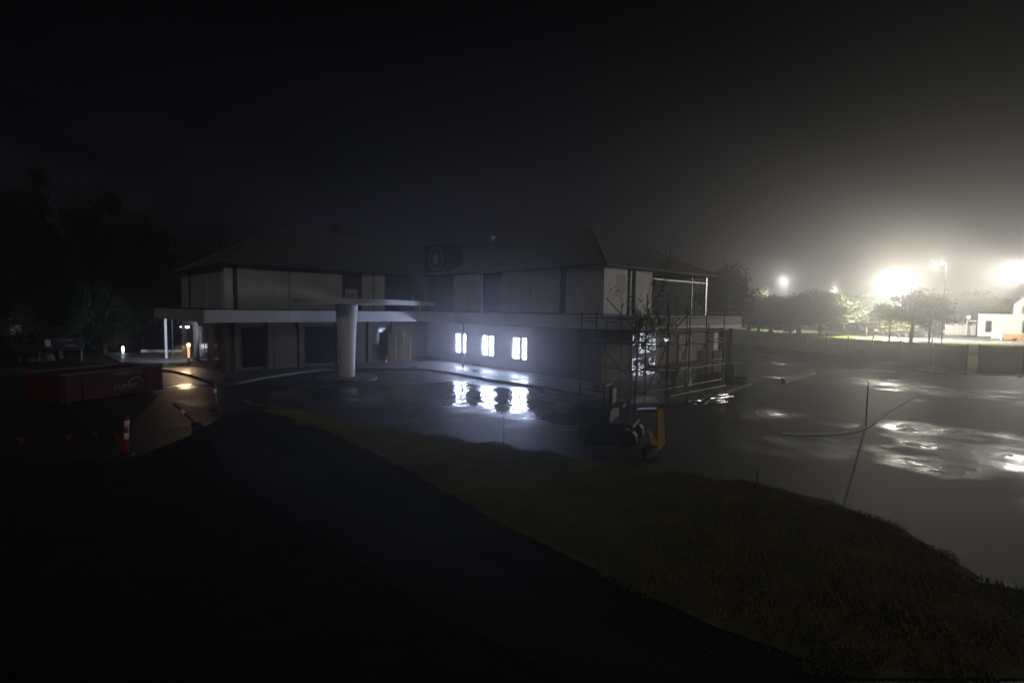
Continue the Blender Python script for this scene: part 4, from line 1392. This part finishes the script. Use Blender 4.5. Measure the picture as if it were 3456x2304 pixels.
# ------------------------------------------------------------------ shade cloth fence on the right
fn = thing('temporary_fence', 'grey shade cloth fence between the yard and the lit verge', 'fence', (31.4, 35, 0))
def fence_run(p, q, w, h=1.8, skip=()):
    p, q = Vector(p), Vector(q)
    n = max(1, round((q - p).length / w))
    r = random.Random(3)
    for i in range(n):
        if i in skip:
            continue
        a_, b_ = p.lerp(q, i / n), p.lerp(q, (i + 1) / n - 0.01 / w)
        d_ = (b_ - a_)
        nn = Vector((-d_.y, d_.x)).normalized()
        mb = MB()
        gx_, gz_ = 8, 4
        for z_ in range(gz_ + 1):
            for x_ in range(gx_ + 1):
                c_ = a_.lerp(b_, x_ / gx_) + nn * (0.05 * math.sin(x_ * 1.3 + i) * math.sin(z_ * 1.5 + 1))
                sag = 0.06 * math.sin(math.pi * x_ / gx_) * (z_ / gz_)
                mb.v.append((c_.x, c_.y, 0.04 + (h - 0.1) * z_ / gz_ - sag))
        for z_ in range(gz_):
            for x_ in range(gx_):
                k_ = z_ * (gx_ + 1) + x_
                mb.f.append((k_, k_ + 1, k_ + gx_ + 2, k_ + gx_ + 1))
        part('shade_cloth', mb, shade_m, fn)
        part('post', MB().tube((a_.x, a_.y, 0), (a_.x, a_.y, h + (0.28 if i % 2 else 0.05)), 0.045, n=8), rust_m, fn)
        part('rail', MB().tube((a_.x, a_.y, h - 0.02), (b_.x, b_.y, h - 0.02), 0.02, n=6), galv_m, fn)
fence_run((31.0, 35.2), (26.6, 66), 2.6)
fence_run((31.9, 35.3), (46, 31.0), 2.6)

# stakes on the lawn
for (x_, y_, h_, lb) in ((2548, 1785, 1.05, 'thin timber stake standing on the lawn in the right foreground'), (1700, 1505, 0.9, 'thin timber stake on the lawn below the lit windows')):
    p = at(x_, y_)
    single('stake', MB().box(-0.008, 0.008, -0.008, 0.008, 0, h_), bark_m, lb, 'stake', 'stakes on the lawn', M=Matrix.Translation(p))
# post in the yard and pole
pp = at(2922, 1440)
single('marker_post', MB().tube((0, 0, 0), (0, 0, 1.55), 0.022, 0.02, 8), dark_m, 'thin dark upright post at the bend of the driveway kerb', 'post', M=Matrix.Translation(pp))
for i, px_ in enumerate((2437, 2468)):
    p = col(px_, 28.5)
    single('timber_post', MB().box(-0.07, 0.07, -0.07, 0.07, 0, 2.93), rust_m, ['dark square post right under the balcony end beside the pale column', 'outermost dark square post under the balcony end'][i], 'post', 'square posts under the balcony end', M=Matrix.Translation((p.x, p.y, 0)))

# ------------------------------------------------------------------ house, sign, fences and cars across the road
hp = col(3440, 92)
hs_ = thing('house', 'white two-storey house with gable across the road at the right', 'house', (hp.x, hp.y, 0), R(-30))
HM = Matrix.Translation((col(3420, 92).x, 92, 0)) @ Matrix.Rotation(R(-42), 4, 'Z')
def hpz(name, mb, m, parent=None, **k):
    return part(name, mb, m, parent or hs_, HM, **k)
hpz('wall', MB().box(0, 9, 0, 8, 0, 6.0), white_m)
hpz('wall', MB().box(-4.6, -0.002, 0.6, 6, 0, 3.9), white_m, label='low flat-roofed white front block')
hpz('parapet', MB().box(-4.7, -0.004, 0.5, 6.1, 3.9, 4.1), white_m)
gb = MB().add([(-0.6, -0.5, 5.75), (4.5, -0.5, 9.9), (9.6, -0.5, 5.75), (-0.6, 8.5, 5.75), (4.5, 8.5, 9.9), (9.6, 8.5, 5.75),
               (-0.6, -0.5, 5.6), (4.5, -0.5, 9.75), (9.6, -0.5, 5.6), (-0.6, 8.5, 5.6), (4.5, 8.5, 9.75), (9.6, 8.5, 5.6)],
              [(0, 1, 4, 3), (1, 2, 5, 4), (6, 9, 10, 7), (7, 10, 11, 8), (0, 6, 7, 1), (1, 7, 8, 2), (3, 4, 10, 9), (4, 5, 11, 10), (0, 3, 9, 6), (2, 8, 11, 5)])
hpz('roof', gb, tile_m)
hpz('gable', MB().add([(0.0, 0.0, 6.01), (9, 0.0, 6.01), (4.5, 0.0, 9.6), (0.0, 0.2, 6.01), (9, 0.2, 6.01), (4.5, 0.2, 9.6)], [(0, 1, 2), (3, 5, 4), (0, 2, 5, 3), (1, 4, 5, 2), (0, 3, 4, 1)]), white_m)
for (x0, x1, z0, z1) in ((-3.6, -2.7, 0.8, 2.9), (1.0, 2.2, 4.2, 5.5), (3.2, 4.6, 4.2, 5.5), (1.2, 3.6, 0.8, 2.9)):
    y_ = 0.6 if x0 < 0 else 0.0
    wf = hpz('window', MB().box(x0, x1, y_ - 0.06, y_ - 0.003, z0, z1), fascia2_m)
    hpz('pane', MB().box(x0 + .08, x1 - .08, y_ - 0.075, y_ - 0.062, z0 + .08, z1 - .08), glass_m, wf)
for (y0, y1, z0, z1) in ((1.4, 2.6, 0.9, 2.9), (3.8, 5.0, 0.9, 2.9)):
    wf = hpz('window', MB().box(-4.66, -4.602, y0, y1, z0, z1), fascia2_m)
    hpz('pane', MB().box(-4.675, -4.662, y0 + .08, y1 - .08, z0 + .08, z1 - .08), glass_m, wf)
hpz('porch', MB().box(-6.2, -4.72, 1.0, 3.6, 2.7, 2.85).box(-6.2, -6.1, 1.0, 1.1, 0, 2.698).box(-6.2, -6.1, 3.5, 3.6, 0, 2.698), white_m)
pb_ = col(3368, 80)
ns = thing('notice_board', 'white notice board on two legs in front of the white house', 'sign', (pb_.x, pb_.y, 0))
M = Matrix.Translation((pb_.x, pb_.y, 0)) @ Matrix.Rotation(R(-30), 4, 'Z')
part('board', MB().box(-0.6, 0.6, 0, 0.05, 0.35, 1.45), white_m, ns, M)
for x in (-0.5, 0.5):
    part('leg', MB().box(x - .04, x + .04, .052, .12, 0, 1.4), galv_m, ns, M)
for z in (1.15, 0.95, 0.7):
    part('print_line', MB().box(-0.42, 0.35 - (z < .8) * .3, -0.008, -0.002, z, z + 0.06), fascia2_m, ns, M)
q = col(3384, 79)
single('flag_pole', MB().tube((0, 0, 0), (0, 0, 3.1), 0.05), white_m, 'thin pale pole beside the white notice board', 'pole', M=Matrix.Translation((q.x, q.y, 0)))
bf = thing('paling_fence', 'orange-brown paling fence at the right edge before the house', 'fence', (col(3395, 82).x, 82, 0))
P0, P1 = Vector((col(3392, 82).x, 82)), Vector((col(3560, 76).x, 76))
npal = 60
for i in range(npal):
    a_ = P0.lerp(P1, i / npal); b_ = P0.lerp(P1, (i + 0.9) / npal)
    part('paling', MB().prism([(a_.x, a_.y), (b_.x, b_.y), (b_.x + .01, b_.y + .03), (a_.x + .01, a_.y + .03)], 0.05, 0.95 + 0.03 * (i % 3)), timber_m, bf)
wf_ = thing('picket_fence', 'bright white fence of broad panels across the road', 'fence', (col(3200, 98).x, 98, 0))
for i in range(10):
    p0 = col(3195 + i * 10.2, 98); p1 = col(3195 + i * 10.2 + 9.2, 98)
    part('panel', MB().box(p0.x, p1.x, 98, 98.05, 0.1, 1.9 + 0.25 * (i % 3 == 0)), white_m, wf_)
    part('post', MB().box(p0.x - .08, p0.x - .005, 97.96, 98.08, 0, 2.3), white_m, wf_)
pl = col(3270, 95, 1070)
lp = thing('porch_lamp', 'small round garden lamp left of the white house', 'lamp', (pl.x, pl.y, 0))
part('pole', MB().tube((pl.x, pl.y, 0), (pl.x, pl.y, pl.z - 0.3), 0.05), dark_m, lp)
part('globe', MB().lathe([(0.1, -0.3), (0.26, -0.12), (0.28, 0.05), (0.15, 0.25)], n=16), mat('globe_light', (1, 1, 1), 0.5, emit=(1, 0.97, 0.9), estr=6), lp, Matrix.Translation(pl), smooth=True)


def car_parts(t, M, m, L=4.3, W=1.75, H=1.45):
    prof = [(-L / 2, 0.35), (-L / 2, 0.75), (-L / 2 + 0.25, 0.88), (-L / 2 + 1.0, 0.95), (L / 2 - 0.9, 0.97), (L / 2 - 0.1, 0.85), (L / 2, 0.6), (L / 2, 0.35)]
    n = len(prof)
    mb = MB().add([(p[0], -W / 2, p[1]) for p in prof] + [(p[0], W / 2, p[1]) for p in prof], [tuple(range(n))[::-1], tuple(range(n, 2 * n))] + [(i, (i + 1) % n, n + (i + 1) % n, n + i) for i in range(n)])
    part('body', mb, m, t, M, bevel=0.06)
    x0, x1, x2, x3 = -L / 2 + 0.95, -L / 2 + 1.6, L / 2 - 1.3, L / 2 - 0.5
    w = W / 2 - 0.16
    mb = MB().add([(x0, -W / 2 + .05, .955), (x3, -W / 2 + .05, .975), (x3, W / 2 - .05, .975), (x0, W / 2 - .05, .955), (x1, -w, H), (x2, -w, H), (x2, w, H), (x1, w, H)],
                  [(0, 1, 5, 4), (1, 2, 6, 5), (2, 3, 7, 6), (3, 0, 4, 7), (4, 5, 6, 7)])
    part('windows', mb, glass_m, t, M)
    part('car_roof', MB().box(x1 - .03, x2 + .03, -w - .02, w + .02, H + .002, H + 0.05), m, t, M)
    for sx in (-1, 1):
        for sy in (-1, 1):
            wh = part('wheel', MB().tube((sx * (L / 2 - 0.8), sy * (W / 2 - 0.18), 0.32), (sx * (L / 2 - 0.8), sy * (W / 2 + 0.01), 0.32), 0.32, n=16), black_m, t, M)
            part('rim', MB().tube((sx * (L / 2 - 0.8), sy * (W / 2 + 0.011), 0.32), (sx * (L / 2 - 0.8), sy * (W / 2 + 0.02), 0.32), 0.2, n=12), steel_m, wh, M)
    for sy in (-1, 1):
        part('headlight', MB().box(-L / 2 - .01, -L / 2 + .04, sy * 0.6 - .15, sy * 0.6 + .15, 0.58, 0.72), white_m, t, M)


for px_, dp, m, rz, lb, sc_ in ((3093, 88, card_m, R(-30), 'dark car parked on the far roadside right of the trunks', 1),
                               (2995, 104, carw_m, R(-25), 'white car parked on the road behind the thick trunk', 1),
                               (2945, 112, cars_m, R(-25), 'silver car parked behind the glaring lamp pole', 1),
                               (2740, 128, carw_m, R(-40), 'white car far down the bright road', 1),
                               (3230, 101, carw_m, R(-30), 'white car standing behind the white fence panels', 1)):
    c = col(px_, dp)
    t = thing('parked_car', lb, 'car', (c.x, c.y, 0.03), rz, 'cars parked along the road')
    car_parts(t, Matrix.Translation((c.x, c.y, 0.03)) @ Matrix.Rotation(rz, 4, 'Z'), m)
# overhead wire between the two right-hand lamp poles and beyond
w0, w1 = col(3600, 50, 900), col(3120, 90, 1020)
pts = []
for i in range(21):
    t_ = i / 20
    p = Vector(w0).lerp(Vector(w1), t_); p.z -= 1.2 * 4 * t_ * (1 - t_) * 0.3
    pts.append(p)
single('overhead_wire', MB().path(pts, 0.012, 5), black_m, 'thin overhead wire sagging towards the right-hand lamp', 'wire')
